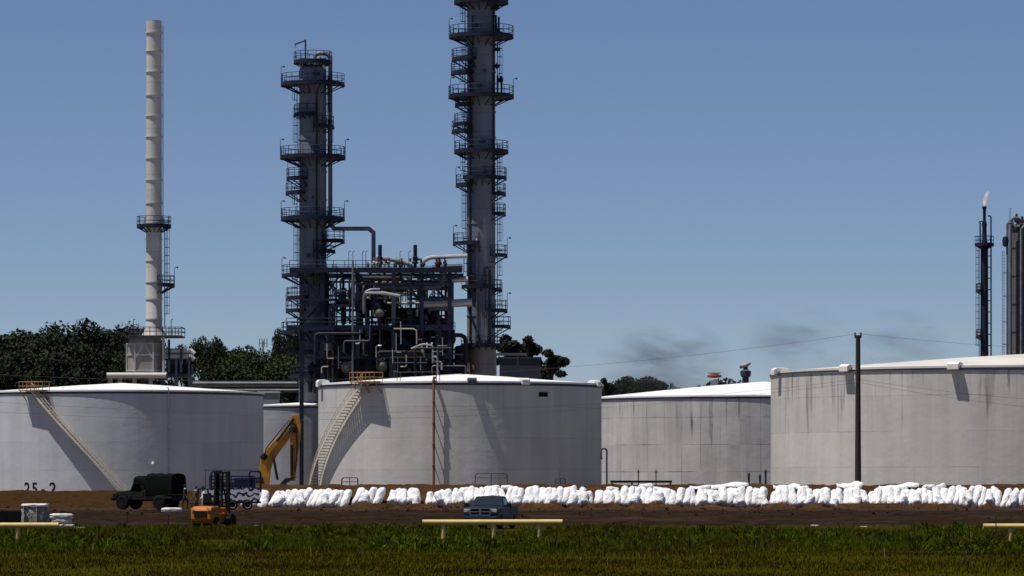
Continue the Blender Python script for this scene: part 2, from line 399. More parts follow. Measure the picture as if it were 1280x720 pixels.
# ------------------------------------------------------------------ storage tanks
def helix(rad, a0, a1, z0, z1, n):
    return [Vector((rad * math.cos(R(a0 + (a1 - a0) * i / n)), rad * math.sin(R(a0 + (a1 - a0) * i / n)), z0 + (z1 - z0) * i / n)) for i in range(n + 1)]
def phi_px(t, rad, px):                   # angle on a tank's near side that is seen in photo column px
    lo, hi = -88.0, 88.0
    for _ in range(50):
        m_ = (lo + hi) / 2
        q = 640 + F * (t.location.x + rad * math.sin(R(m_))) / (t.location.y - rad * math.cos(R(m_)))
        lo, hi = (m_, hi) if q < px else (lo, m_)
    return lo
def plan(phi): return phi - 90            # phi: degrees to the right of the point nearest the camera
def tank(label, px, rpx, Y, H, apex, shell_m, roof_m):
    rad = rpx / F * Y
    t = thing('storage_tank', label, 'storage tank', (PX(px, Y), Y, 0))
    MB().lathe([(rad, 0), (rad, H)], n=128).build('shell', shell_m, t)
    rm = MB()
    rm.lathe([(rad + 0.16, H - 0.12), (rad + 0.16, H + 0.10), (rad * 0.66, H + (apex - H) * 0.40), (rad * 0.33, H + (apex - H) * 0.74), (0.4, apex), (0, apex + 0.02)], n=128)
    rm.build('roof', roof_m, t)
    MB().ann(rad - 0.05, rad + 0.10, H - 0.42, H - 0.125, n=128).build('rim_angle', STEEL2 if roof_m is not ROOFC else GREYP, t)
    return t, rad
ROOFW = mat('white_roof', (0.82, 0.81, 0.79), 0.5, 0, 0.05, 0.15)
ROOFC = mat('pale_roof', (0.62, 0.59, 0.545), 0.55, 0, 0.12, 0.2, dirt=(0.5, 0.44, 0.36))
def staircase(t, rad, H, f0, f1, wid=1.0, railm=OCHRE):
    a0, a1 = plan(f0), plan(f1); n = 40
    r0, r1 = rad + 0.2, rad + 0.2 + wid
    s = MB()
    for i in range(n):
        a = R(a0 + (a1 - a0) * (i + 0.5) / n); z = 0.2 + (H - 0.2) * (i + 0.5) / n
        rot = Matrix.Rotation(a, 3, 'Z')
        s.box(((r0 + r1) / 2 * math.cos(a), (r0 + r1) / 2 * math.sin(a), z), (wid, 0.36, 0.11), rot)
    st = s.build('staircase', CREAM, t, smooth=False)
    for rr in (r0, r1):
        g = MB(); hp = helix(rr, a0, a1, 0.1, H - 0.1, 48)
        for p, q in zip(hp, hp[1:]): g.bar(p, q, 0.05, 0.22)
        g.build('stringer', CREAM, st, smooth=False)
    h = MB()
    for rr in (r1,):
        for dz, rd in ((1.05, 0.045), (0.55, 0.035)):
            h.path(helix(rr, a0, a1, dz, H + dz, 48), rd, 6)
        for p in helix(rr, a0, a1, 0.1, H, 24): h.tube(p, p + Vector((0, 0, 1.05)), 0.035, n=5)
    h.build('handrail', CREAM, st)
    # landing at the head of the stair
    da = 2.9 / rad * 57.3; b0, b1 = a1 - da * 0.62, a1 + da * 0.62
    pl = MB().ann(rad - 0.4, r1 + 0.3, H - 0.02, H + 0.12, b0, b1, n=8)
    for a in (b0, (b0 + b1) / 2, b1):
        ca, sa = math.cos(R(a)), math.sin(R(a))
        pl.bar((r1 * ca, r1 * sa, H - 0.05), (rad * ca, rad * sa, H - 1.3), 0.1, 0.1)
    pl = pl.build('landing', OCHRE, t, smooth=False)
    rl = MB()
    rad_pts = [(r1 + 0.25, b0 + (b1 - b0) * i / 6) for i in range(7)] + [(rad - 0.3, b1)]
    rad_pts = [(rad - 0.3, b0)] + rad_pts
    for dz in (0.6, 1.2):
        rl.path([(r_ * math.cos(R(a)), r_ * math.sin(R(a)), H + dz) for r_, a in rad_pts], 0.05, 6)
    for r_, a in rad_pts:
        rl.tube((r_ * math.cos(R(a)), r_ * math.sin(R(a)), H), (r_ * math.cos(R(a)), r_ * math.sin(R(a)), H + 1.2), 0.045, n=5)
    # second row along the roof edge
    rl.path([((rad - 0.35) * math.cos(R(a)), (rad - 0.35) * math.sin(R(a)), H + 1.2) for a in (b0, (b0 + b1) / 2, b1)], 0.04, 6)
    rl.build('landing_rail', OCHRE, pl)
    return st
def vent(t, rad, H, phi, m=WHITE, out=0.7, wd=1.15, hg=0.6, name='vent_hood'):
    a = R(plan(phi)); rot = Matrix.Rotation(a, 3, 'Z'); k = MB()
    N = 8; pts = []
    prof = [(-0.9, 0.05), (-0.8, hg * 0.7), (-0.2, hg), (out * 0.6, hg * 0.95), (out, hg * 0.55), (out, -0.35), (out - 0.12, -0.35), (0.2, 0.05)]
    vs, fs = [], []
    for y in (-wd / 2, wd / 2):
        for (x, z) in prof: vs.append(Vector((rad * math.cos(a), rad * math.sin(a), H)) + rot @ Vector((x, y, z)))
    n = len(prof)
    fs = [tuple(range(n)), tuple(range(2 * n - 1, n - 1, -1))] + [(i, (i + 1) % n, n + (i + 1) % n, n + i) for i in range(n)]
    k.add(vs, fs); return k.build(name, m, t, smooth=False, bevel=0.06)
def shell_pipe(t, rad, H, phi, m, r=0.13, off=0.5, z1=None, name='riser_pipe', z0=0):
    a = R(plan(phi)); d = Vector((math.cos(a), math.sin(a), 0)); k = MB(); z1 = z1 or H + 0.5
    k.path([d * (rad + off) + Vector((0, 0, z0)), d * (rad + off) + Vector((0, 0, z1 - 0.4)), d * (rad + off - 0.15) + Vector((0, 0, z1)), d * (rad - 0.6) + Vector((0, 0, z1))], r, 8)
    for z in np.arange(z0 + 1.5, z1 - 0.5, 2.6):
        k.bar(d * (rad - 0.02) + Vector((0, 0, z)), d * (rad + off) + Vector((0, 0, z)), 0.1, 0.1)
        k.lathe([(r * 1.5, -0.06), (r * 1.5, 0.06)], d * (rad + off) + Vector((0, 0, z + 0.2)), 10)
    return k.build(name, m, t)

HT = 14.6
LT, lr = tank('white storage tank at far left with diagonal stair and painted number', 152, 177, 574, HT, 16.05,
              tank_mat('left_tank_shell', HT, 177 / F * 574, (0.51, 0.52, 0.55), 0.0, weld=0.22, blot=0.11, seed=1, vw=0.25), ROOFW)
CT, cr = tank('pale grey storage tank with curved cream stair and red riser pipe', 575, 177, 526, HT, 16.0,
              tank_mat('centre_tank_shell', HT, 177 / F * 526, (0.56, 0.55, 0.525), 0.22, weld=0.22, blot=0.15, seed=4, vw=0.25), ROOFW)
MT, mr = tank('grey panelled storage tank with bright white cone roof between two larger tanks', 955, 224, 612, HT, 17.2,
              tank_mat('mid_tank_shell', HT, 224 / F * 612, (0.56, 0.55, 0.53), 0.75, weld=0.62, blot=0.20, seed=12, voff=0.0, pw=2.9, vw=0.6, th=0.56), ROOFW)
RT, rr_ = tank('streaked off-white storage tank at far right behind the dark utility pole', 1300, 336, 472, HT, 16.9,
               tank_mat('right_tank_shell', HT, 336 / F * 472, (0.60, 0.575, 0.535), 0.6, weld=0.30, blot=0.13, seed=7, vw=0.4, th=0.54), ROOFC)
ST, sr = tank('small grey tank partly hidden between the left and centre tanks', 378, 74, 650, 14.3, 14.9,
              tank_mat('small_tank_shell', 14.3, 74 / F * 650, (0.33, 0.33, 0.36), 0.0, weld=0.15, blot=0.1, seed=17), ROOFW)
staircase(LT, lr, HT, phi_px(LT, lr, 163), phi_px(LT, lr, 46))
staircase(CT, cr, HT, -83, phi_px(CT, cr, 462), 1.15)
shell_pipe(CT, cr, HT, phi_px(CT, cr, 543.5), RUST, 0.15, 0.75)
shell_pipe(LT, lr, HT, phi_px(LT, lr, 210), GREYP, 0.06, 0.3, HT + 0.4, 'conduit')
for px_, m_ in ((590, STEEL2), (655, WHITE), (744, WHITE)): vent(CT, cr, HT, phi_px(CT, cr, px_), m_, out=0.6, wd=1.1, hg=0.5)
vent(CT, cr, HT, -74)
for px_ in (975, 1061, 1194, 1340): vent(RT, rr_, HT, phi_px(RT, rr_, px_), wd=1.3, out=0.9, hg=0.5)
a_ = R(plan(phi_px(CT, cr, 679))); MB().box((cr * math.cos(a_), cr * math.sin(a_), HT - 1.5), (0.16, 1.3, 0.55), Matrix.Rotation(a_, 3, 'Z')).build('inspection_hatch', BLACK, CT)
a_ = R(plan(phi_px(LT, lr, 191))); MB().lathe([(0, -0.1), (0.22, 0), (0.16, 0.25), (0, 0.3)], ((lr + 0.2) * math.cos(a_), (lr + 0.2) * math.sin(a_), 4.8), 10).build('lamp', WHITE, LT)
# roof handrail and gauge posts on the centre tank
k = MB()
for px0, px1 in ((499, 503), (548, 552)):
    for ph in (math.degrees(math.asin((px0 - 575) / 177)), math.degrees(math.asin((px1 - 575) / 177))):
        a = R(plan(ph)); k.tube(((cr - 0.4) * math.cos(a), (cr - 0.4) * math.sin(a), HT), ((cr - 0.4) * math.cos(a), (cr - 0.4) * math.sin(a), HT + 1.2), 0.05, n=6)
ph0, ph1 = [math.degrees(math.asin((p - 575) / 177)) for p in (499, 552)]
k.path([((cr - 0.4) * math.cos(R(plan(ph0 + (ph1 - ph0) * i / 8))), (cr - 0.4) * math.sin(R(plan(ph0 + (ph1 - ph0) * i / 8))), HT + 1.2) for i in range(9)], 0.04, 6)
k.build('roof_handrail', STEEL2, CT)
# painted number on the left tank
def wrap_text(body, size, t, rad, phi_c, z0, m, name='painted_number'):
    cu = bpy.data.curves.new('number', 'FONT'); cu.body = body; cu.size = size; cu.align_x = 'CENTER'; cu.space_character = 1.15; cu.offset = 0.03
    ob = bpy.data.objects.new('number', cu); COL.objects.link(ob)
    dg = bpy.context.evaluated_depsgraph_get(); me = bpy.data.meshes.new_from_object(ob.evaluated_get(dg))
    bpy.data.objects.remove(ob)
    for v in me.vertices:
        a = R(plan(phi_c)) + v.co.x / rad; z = z0 + v.co.y
        v.co = ((rad + 0.03) * math.cos(a), (rad + 0.03) * math.sin(a), z)
    me.materials.clear(); me.materials.append(m); me.name = name
    o = bpy.data.objects.new(name, me); COL.objects.link(o); o.parent = t; return o
for ch, px_ in (('2', 34), ('5', 43.5), ('-', 54), ('2', 66)):
    wrap_text(ch, 2.2, LT, lr, phi_px(LT, lr, px_), 0.80, BLACK, 'painted_digit')

# ------------------------------------------------------------------ process columns
def pol(r_, a, z): return Vector((r_ * math.cos(R(a)), r_ * math.sin(R(a)), z))
def platform(t, r0, R1, z, a0=0, a1=360, rail=1.3, lamp=(), m=STEEL, cx=0, cy=0, cage=False):
    c = Vector((cx, cy, 0)); d = MB(); full = abs(a1 - a0) >= 359
    d.ann(r0, R1, z - 0.22, z, a0, a1, c)
    d.ann(R1 - 0.12, R1 + 0.02, z - 0.42, z - 0.225, a0, a1, c)
    nb = max(2, int(abs(a1 - a0) / 24))
    for i in range(nb + (0 if full else 1)):
        a = a0 + (a1 - a0) * i / nb
        d.bar(c + pol(R1 - 0.1, a, z - 0.3), c + pol(r0 - 0.05, a, z - 0.3 - min(1.3, (R1 - r0) * 0.55)), 0.12, 0.14)
    d = d.build('platform', m, t, smooth=False)
    g = MB(); L = R(abs(a1 - a0)) * R1; n = max(3, int(L / 1.3))
    pts = [(R1 - 0.06, a0 + (a1 - a0) * i / n) for i in range(n + 1)]
    if not full: pts = [(r0 + 0.1, a0)] + pts + [(r0 + 0.1, a1)]
    for dz in (rail * 0.5, rail):
        g.path([c + pol(r_, a, z + dz) for r_, a in pts], 0.05, 5)
    for r_, a in pts: g.tube(c + pol(r_, a, z - 0.1), c + pol(r_, a, z + rail), 0.05, n=5)
    for p, q in zip(pts, pts[1:]): g.bar(c + pol(p[0], p[1], z + 0.1), c + pol(q[0], q[1], z + 0.1), 0.03, 0.2)
    g.build('railing', m, d)
    for a in lamp:
        q = c + pol(R1 - 0.05, a, z); l = MB(); hgt = 2.6
        l.path([q, q + Vector((0, 0, hgt)), q + Vector((0.2, 0, hgt + 0.2)), q + Vector((0.45, 0, hgt + 0.15))], 0.045, 5)
        l.lathe([(0.05, 0.12), (0.16, 0), (0.17, -0.12), (0, -0.14)], q + Vector((0.45, 0, hgt + 0.12)), 8)
        l.build('lamp_post', m, d)
    return d
def ladder(t, r_, a, z0, z1, m=STEEL, cage=True, cx=0, cy=0):
    k = MB(); c = pol(r_, a, 0) + Vector((cx, cy, 0)); tx = Vector((-math.sin(R(a)), math.cos(R(a)), 0)); ox = pol(1, a, 0)
    for s in (-0.25, 0.25): k.bar(c + tx * s + Vector((0, 0, z0)), c + tx * s + Vector((0, 0, z1)), 0.07, 0.07)
    for z in np.arange(z0 + 0.3, z1, 0.35): k.tube(c - tx * 0.25 + Vector((0, 0, z)), c + tx * 0.25 + Vector((0, 0, z)), 0.025, n=4)
    if cage:
        for z in np.arange(z0 + 2.2, z1, 1.3):
            k.path([c + tx * 0.4 * math.cos(R(b)) + ox * (0.75 * math.sin(R(b))) + Vector((0, 0, z)) for b in range(0, 181, 30)], 0.035, 4)
        for b in (30, 90, 150):
            q = c + tx * 0.4 * math.cos(R(b)) + ox * (0.75 * math.sin(R(b)))
            k.tube(q + Vector((0, 0, z0 + 2.2)), q + Vector((0, 0, z1)), 0.03, n=4)
    return k.build('ladder', m, t, smooth=False)
CY = 650.0; S = F / CY
def pz(py): return PZ(py, CY)
def column_shell(t, rad, z1, m, rings=()):
    prof = [(rad * 1.02, 0), (rad * 1.02, z1 * 0.25), (rad, z1 * 0.26), (rad, z1)]
    prof += [(rad * math.cos(R(b)), z1 + rad * 0.5 * math.sin(R(b))) for b in range(15, 91, 15)]
    k = MB().lathe(prof, n=36)
    for z in rings: k.ann(rad - 0.02, rad + 0.12, z - 0.1, z + 0.1, n=36)
    return k.build('shell', m, t)

C1 = thing('process_column', 'shorter dark grey process column with ring platforms beside the steel frame', 'process column', (PX(391, CY), CY, 0))
r1 = 17 / S
column_shell(C1, r1, pz(88), COLSHELL, [pz(y) for y in (130, 175, 215, 250, 300, 330)])
for (py, lo, hi, a0, a1, lamp) in [
    (77, 24, 0, 0, 360, ()), (105, 40, 0, 140, 385, (180,)), (143, 24, 0, 165, 285, ()), (158, 27, 0, 275, 375, ()),
    (196, 41, 0, 0, 360, (180, 0)), (223, 33, 0, 160, 250, (200,)), (241, 34, 0, 160, 240, ()), (273, 40, 0, 0, 360, (180, 0)),
    (301, 40, 0, -45, 20, ()), (314, 29, 0, 275, 350, ()), (344, 39, 0, 150, 300, (180,)), (372, 33, 0, 160, 255, ()),
    (388, 34, 0, 160, 240, (185,)), (415, 39, 0, 150, 270, ()), (440, 30, 0, 200, 330, ()), (470, 30, 0, 200, 330, ())]:
    platform(C1, r1 if py != 77 else 1.2, lo / S, pz(py), a0, a1, 1.5, lamp)
for (a, y0, y1) in ((190, 143, 105), (200, 196, 143), (215, 223, 196), (188, 273, 241), (205, 344, 273), (192, 388, 344), (200, 415, 388), (225, 500, 415), (335, 158, 105), (350, 196, 158), (340, 301, 273), (320, 344, 301)):
    ladder(C1, r1 + 0.35, a, pz(y0), pz(y1) + 1.1)
k = MB(); xp = 22 / S
k.path([(0.4, -0.3, pz(80)), (0.4, -0.3, pz(70)), (1.0, -0.3, pz(67)), (xp - 0.6, -0.3, pz(67)), (xp, -0.3, pz(72)), (xp, -0.3, pz(280)), (xp + 0.6, -0.3, pz(286)), (PX(461, CY) - PX(391, CY), -0.3, pz(286)), (PX(467, CY) - PX(391, CY), -0.3, pz(291)), (PX(467, CY) - PX(391, CY), -0.3, pz(340))], 0.36, 12)
k.build('overhead_pipe', GREYP, C1)
k = MB(); q = Vector((PX(382, CY) - PX(391, CY), -0.5, 0))
k.tube(q + Vector((0, 0, pz(88))), q + Vector((0, 0, pz(50))), 0.12, n=8); k.bar(q + Vector((0.1, 0, pz(51))), q + Vector((-1.7, 0, pz(56))), 0.14, 0.2)
k.tube(q + Vector((-1.6, 0, pz(56))), q + Vector((-1.6, 0, pz(60))), 0.05, n=5)
k.build('davit_crane', STEEL, C1)
k = MB()
for (px, py) in ((377, 82), (390, 79), (399, 74), (404, 84)): k.lathe([(0, -0.4), (0.35, -0.3), (0.42, 0), (0.3, 0.35), (0, 0.42)], (PX(px, CY) - PX(391, CY), -0.8, pz(py)), 10)
k.build('relief_valve', SILVER, C1)
k = MB()
for (px, py, rr) in ((396, 185, 0.55), (398, 262, 0.5), (386, 117, 0.3), (392, 248, 0.3), (396, 93, 0.6), (386, 320, 0.4)):
    x = PX(px, CY) - PX(391, CY); yv = -math.sqrt(max(0.1, r1 * r1 - x * x))
    k.lathe([(rr * 0.8, -0.35), (rr * 0.8, 0.3), (rr, 0.3), (rr, 0.45)], (x, yv - 0.1, pz(py)), 14, 'Y')
k.build('manway', STEEL2, C1)
for x in (0.75, 1.25):
    MB().path([(x, -r1 + 0.0, pz(340)), (x, -r1 - 0.25, pz(338)), (x, -r1 - 0.25, pz(118)), (x, -r1 + 0.2, pz(116))], 0.11, 6).build('riser_pipe', DARKP if x < 1 else GREYP, C1)

C2 = thing('process_column', 'tallest process column with many ring platforms, its top above the picture', 'process column', (PX(601.5, CY), CY, 0))
r2 = 17.7 / S
column_shell(C2, r2, pz(-60), COLSHELL, [pz(y) for y in (20, 55, 90, 140, 172, 205, 245, 280, 330, 395)])
cx2 = 601.5
for (py, l, a0, a1, lamp) in [(-38, 42, 0, 360, ()), (2, 34, 0, 360, ()), (45, 40.5, 0, 360, (180,)), (74, 37, 160, 250, ()), (91, 38, 160, 240, ()), (120, 41, 0, 360, (200, 0)),
    (131, 33, 165, 225, ()), (155, 34, 165, 230, ()), (164, 37, 160, 235, ()), (189, 34, 0, 360, (180,)), (222, 32, 225, 375, ()), (231, 32, 155, 235, (185,)), (242, 31, -40, 25, ()), (267, 31, -40, 25, ()),
    (304, 35.5, 160, 265, (190,)), (319, 33, -50, 20, (0,)), (358, 25, 190, 300, ()), (362, 26, -40, 20, ()), (388, 33, 285, 380, (0,)), (408, 37, -40, 20, ()), (431, 26, 0, 360, ())]:
    platform(C2, r2, l / S, pz(py), a0, a1, 1.5 if py != 431 else 1.2, lamp)
for (a, y0, y1) in ((190, 45, 2), (200, 91, 45), (188, 120, 91), (200, 164, 120), (190, 189, 164), (188, 231, 189), (-8, 242, 189), (-12, 267, 242), (-6, 319, 267), (-10, 362, 319), (-5, 408, 362), (-10, 431, 408), (205, 304, 231), (215, 358, 304), (-5, 120, 45)):
    ladder(C2, r2 + 0.35, a, pz(y0), pz(y1) + 1.1)
MB().lathe([(r2 * 1.06, 0), (r2 * 1.06, pz(433)), (r2 * 0.9, pz(432))], n=36).build('skirt', SKIRT, C2)
for (px, y0, y1, rr, m) in ((588, 425, 60, 0.12, DARKP), (608.5, 428, 335, 0.28, GREYP), (612.5, 428, 335, 0.2, STEEL2), (596, 430, 300, 0.16, GREYP), (617, 240, -40, 0.14, DARKP), (590.5, 190, 20, 0.1, STEEL2)):
    x = PX(px, CY) - PX(cx2, CY); yv = -math.sqrt(max(0.2, r2 * r2 - x * x))
    MB().path([(x, yv + 0.1, pz(y0)), (x, yv - rr - 0.1, pz(y0) + 0.4), (x, yv - rr - 0.1, pz(y1) - 0.4), (x, yv + 0.1, pz(y1))], rr, 8).build('riser_pipe', m, C2)
k = MB()
for (px, py, rr) in ((603, 178, 0.6), (606, 215, 0.45), (595, 33, 0.4), (606, 90, 0.35), (600, 108, 0.5), (590, 345, 0.4), (598, 423, 0.6), (613, 6, 0.6)):
    x = PX(px, CY) - PX(cx2, CY); yv = -math.sqrt(max(0.1, r2 * r2 - x * x))
    k.lathe([(rr * 0.8, -0.35), (rr * 0.8, 0.3), (rr, 0.3), (rr, 0.45)], (x, yv - 0.1, pz(py)), 14, 'Y')
k.build('manway', STEEL2, C2)
k = MB()
for (px, py) in ((617, 10), (618, 62), (617, 83), (622, 100)):
    k.tube((PX(px, CY) - PX(cx2, CY), -0.5, pz(py)), (PX(px, CY) - PX(cx2, CY) + 0.9, -0.5, pz(py)), 0.3, n=8)
    k.lathe([(0.55, -0.1), (0.55, 0.1)], (PX(px, CY) - PX(cx2, CY) + 0.5, -0.5, pz(py)), 10, 'X')
k.build('nozzle', STEEL, C2)
for (px, py0, py1) in ((620, 42, 20), (623.5, 42, 22), (622, 118, 95), (627, 118, 96)):
    x = PX(px, CY) - PX(cx2, CY); MB().tube((x, -1.2, pz(py0)), (x, -1.2, pz(py1)), 0.16, n=8).build('vent_pipe', STEEL, C2)

# ------------------------------------------------------------------ steel frame of the process unit, its pipes and vessels
FY0, FY1 = 640.0, 656.0
FR = thing('process_unit', 'dark steel frame crowded with pipes between the two process columns', 'steel structure', (PX(470, FY0), FY0, 0))
def Lp(px, py, Y): return P(px, py, Y)
colx = (377, 403, 447, 492, 527, 562)
for i, px in enumerate(colx):
    for Y in (FY0, FY1):
        top = 334 if i else 300
        top = {0: 336, 5: 338}.get(i, 336)
        p = P(px, top, FY0); x = p.x
        MB(FR.location).box((x, Y, p.z / 2), (0.62, 0.55, p.z)).build('frame_column', STEEL if i != 3 else STEEL2, FR, smooth=False)
q = P(441, 326, FY0 - 1.5); MB(FR.location).tube((q.x, q.y, 0), q, 0.2, 0.16, n=8).build('pole', GREYP, FR)
x0, x1 = PX(360, FY0), PX(579, FY0)
for py, xa, xb in ((338, 362, 578), (410, 358, 567), (375, 377, 449), (355, 447, 562), (447, 377, 562)):
    z = PZ(py, FY0); a, b = PX(xa, FY0), PX(xb, FY0); th = 0.75 if py in (338, 410) else 0.4
    for Y in (FY0 - 0.35, FY1 + 0.35):
        MB(FR.location).box(((a + b) / 2, Y, z), (b - a, 0.3, th)).build('frame_beam', STEEL, FR, smooth=False)
    if py in (338, 410):
        k = MB(FR.location)
        for i in range(12):
            xx = a + (b - a) * (i + 0.5) / 12; k.box((xx, (FY0 + FY1) / 2, z - 0.1), (0.25, FY1 - FY0, 0.4))
        k.build('cross_beam', STEEL, FR, smooth=False)
        xs0, xs1 = (PX(360, FY0), PX(447, FY0)) if py == 338 else (a, b)
        for (s0, s1, y0_, y1_) in ([(a, PX(445, FY0), FY0, FY0 + 5), (PX(447, FY0), b, FY0, FY0 + 4), (PX(455, FY0), PX(540, FY0), FY1 - 5, FY1)]):
            MB(FR.location).box(((s0 + s1) / 2, (y0_ + y1_) / 2, z + 0.43), (s1 - s0, y1_ - y0_, 0.08)).build('grating_deck', STEEL2, FR, smooth=False)
        for (s0, s1, yy) in ((a, PX(500, FY0), FY0 - 0.3), (a, b, FY1 + 0.3)):
            g = MB(FR.location); n = int((s1 - s0) / 1.6)
            for dz in (0.9, 1.5): g.tube((s0, yy, z + dz), (s1, yy, z + dz), 0.05, n=5)
            for i in range(n + 1): g.tube((s0 + (s1 - s0) * i / n, yy, z + 0.4), (s0 + (s1 - s0) * i / n, yy, z + 1.5), 0.05, n=5)
            g.build('deck_railing', STEEL, FR)
for (pa, pb, Y) in (((381, 348), (403, 376), FY0), ((403, 376), (379, 404), FY0), ((449, 343), (476, 388), FY0), ((405, 344), (428, 372), FY1), ((428, 376), (406, 404), FY1),
                    ((407, 414), (436, 446), FY0), ((436, 416), (407, 446), FY1), ((500, 345), (522, 372), FY0), ((529, 415), (560, 444), FY1), ((494, 415), (525, 445), FY0), ((549, 412), (560, 425), FY0), ((381, 415), (402, 445), FY0), ((527, 344), (560, 376), FY1), ((450, 450), (490, 480), FY1), ((380, 450), (402, 480), FY1)):
    MB(FR.location).bar(P(*pa, Y), P(*pb, Y), 0.3, 0.34).build('brace', STEEL, FR, smooth=False)
rnd = random.Random(31)
def elbow_pipe(pts, r_, m, name='pipe'):
    pts = [Vector(p) for p in pts]; out = [pts[0]]
    for a, b, c in zip(pts, pts[1:], pts[2:]):
        d = min(r_ * 2.2, (b - a).length * 0.45, (c - b).length * 0.45)
        out += [b + (a - b).normalized() * d, b + ((a - b).normalized() + (c - b).normalized()) * d * 0.32, b + (c - b).normalized() * d]
    out.append(pts[-1])
    return MB(FR.location).path(out, r_, 9).build(name, m, FR)
mats = [GREYP, SILVER, CREAMP, DARKP, STEEL2, GREYP, DARKP, DARKP]
for i in range(16):       # headers under the top deck
    Y = rnd.uniform(FY0 + 0.5, FY1 - 1); py = rnd.uniform(343, 369); a = rnd.uniform(405, 500); b = a + rnd.uniform(30, 110); b = min(b, 560)
    r_ = rnd.choice((0.16, 0.2, 0.28, 0.4)); dn = rnd.uniform(8, 40)
    elbow_pipe([P(a, py + dn, Y), P(a, py, Y), P(b, py, Y), P(b, py + rnd.uniform(-20, 30), Y)], r_, rnd.choice([GREYP, SILVER, CREAMP, GREYP, STEEL2]))
for i in range(16):       # small bright lines and bends high in the frame
    Y = FY0 + rnd.uniform(-0.4, 5); py = rnd.uniform(343, 372); a = rnd.uniform(415, 540); b = a + rnd.uniform(5, 26)
    elbow_pipe([P(a, py + rnd.uniform(3, 12), Y), P(a, py, Y), P(b, py, Y), P(b, py + rnd.uniform(3, 14), Y)], rnd.choice((0.1, 0.14, 0.2)), rnd.choice([SILVER, CREAMP, SILVER, GREYP]), 'utility_line')
for i in range(10):       # around the second deck
    Y = rnd.uniform(FY0 - 0.5, FY1); py = rnd.uniform(376, 404); a = rnd.uniform(405, 530); b = min(a + rnd.uniform(15, 50), 562)
    elbow_pipe([P(a, 409, Y), P(a, py, Y), P(b, py, Y), P(b, 409, Y)], rnd.choice((0.14, 0.22, 0.3)), rnd.choice(mats))
for i in range(34):       # lower tangle
    Y = rnd.uniform(FY0 - 3, FY1); py = rnd.uniform(416, 468); a = rnd.uniform(385, 560); b = min(a + rnd.uniform(10, 60), 582)
    elbow_pipe([P(a, py + rnd.uniform(10, 60), Y), P(a, py, Y), P(b, py, Y), P(b, py + rnd.uniform(-25, 50), Y)], rnd.choice((0.12, 0.16, 0.24, 0.34)), rnd.choice([DARKP, DARKP, STEEL2, STEEL, GREYP, DARKP]))
for (pts, r_, m) in (([(492, 411), (517, 411), (521, 414), (521, 430)], 0.11, CREAMP), ([(514, 436), (529, 430), (541, 432), (541, 452), (552, 452), (552, 462)], 0.16, SILVER), ([(527, 432), (530, 448)], 0.2, CREAMP), ([(540, 446), (547, 446), (547, 470)], 0.2, SILVER),
                     ([(456, 366), (478, 366), (500, 370)], 0.26, SILVER), ([(455, 392), (455, 367), (462, 362), (475, 362)], 0.22, GREYP)):
    elbow_pipe([P(x, y, FY0 - 1.2) for x, y in pts], r_, m)
# lines that run over to the tall column
for (pts, r_, m) in (([(527, 330), (534, 322), (584, 320)], 0.34, SILVER), ([(540, 352), (585, 349)], 0.42, SILVER), ([(524, 381), (590, 378)], 0.62, SILVER), ([(536, 386), (566, 385)], 0.36, GREYP), ([(536, 372), (562, 374)], 0.3, STEEL2), ([(470, 322), (500, 326), (520, 333)], 0.36, SILVER), ([(540, 334), (578, 332)], 0.3, GREYP)):
    elbow_pipe([P(x, y, FY0 + 3) for x, y in pts], r_, m)
for Y in (FY0 + 5.3, FY0 + 10.6):
    for i, px in enumerate((403, 425, 447, 470, 492, 510, 527, 545, 562)):
        if (i % 2 == 1) and Y > FY0 + 8: continue
        zt_ = PZ(340, FY0); MB(FR.location).box((PX(px, FY0) + 0.3, Y, zt_ / 2), (0.4, 0.4, zt_)).build('frame_column', STEEL, FR, smooth=False)
for (py, xa, xb, Y, th) in ((425, 405, 562, FY0 + 4, 0.35), (435, 405, 562, FY0 + 11, 0.5), (458, 385, 580, FY0 + 2, 0.4), (395, 449, 527, FY0 + 5, 0.3), (366, 405, 492, FY0 + 10, 0.35), (384, 492, 562, FY0 + 10, 0.4), (350, 405, 562, FY0 + 6, 0.3), (466, 385, 590, FY0 + 9, 0.8), (420, 405, 562, FY0 + 9, 0.8)):
    a, b = PX(xa, FY0), PX(xb, FY0); MB(FR.location).box(((a + b) / 2, Y, PZ(py, FY0)), (b - a, 0.35, th)).build('cable_tray', STEEL, FR, smooth=False)
for (px, y0, y1, Y) in ((418, 410, 338, FY0 - 0.6), (512, 410, 338, FY0 - 0.6), (460, 480, 410, FY0 - 0.6), (548, 480, 410, FY0 - 0.6)):
    ladder(FR, 0.01, 270, PZ(y0, FY0), PZ(y1, FY0) + 1, STEEL, True, PX(px, FY0) - FR.location.x, Y - FY0)
for i in range(18):      # small sunlit bends and gauges low in the frame
    px = rnd.uniform(405, 570); py = rnd.uniform(418, 462); Y = FY0 - rnd.uniform(0.5, 2.5); dx = rnd.uniform(3, 10); h_ = rnd.uniform(4, 12)
    sg = rnd.choice((-1, 1)); elbow_pipe(rnd.choice(([P(px, py, Y), P(px + sg * dx * 1.6, py, Y), P(px + sg * dx * 1.6, py + h_ * 1.6, Y)], [P(px, py - h_, Y), P(px, py + h_, Y), P(px + sg * dx, py + h_, Y)], [P(px, py - h_ * 1.4, Y), P(px + 0.3, py + h_, Y)])), rnd.choice((0.06, 0.08, 0.11)), rnd.choice([SILVER, CREAMP, GREYP, GREYP, STEEL2]), 'utility_line')
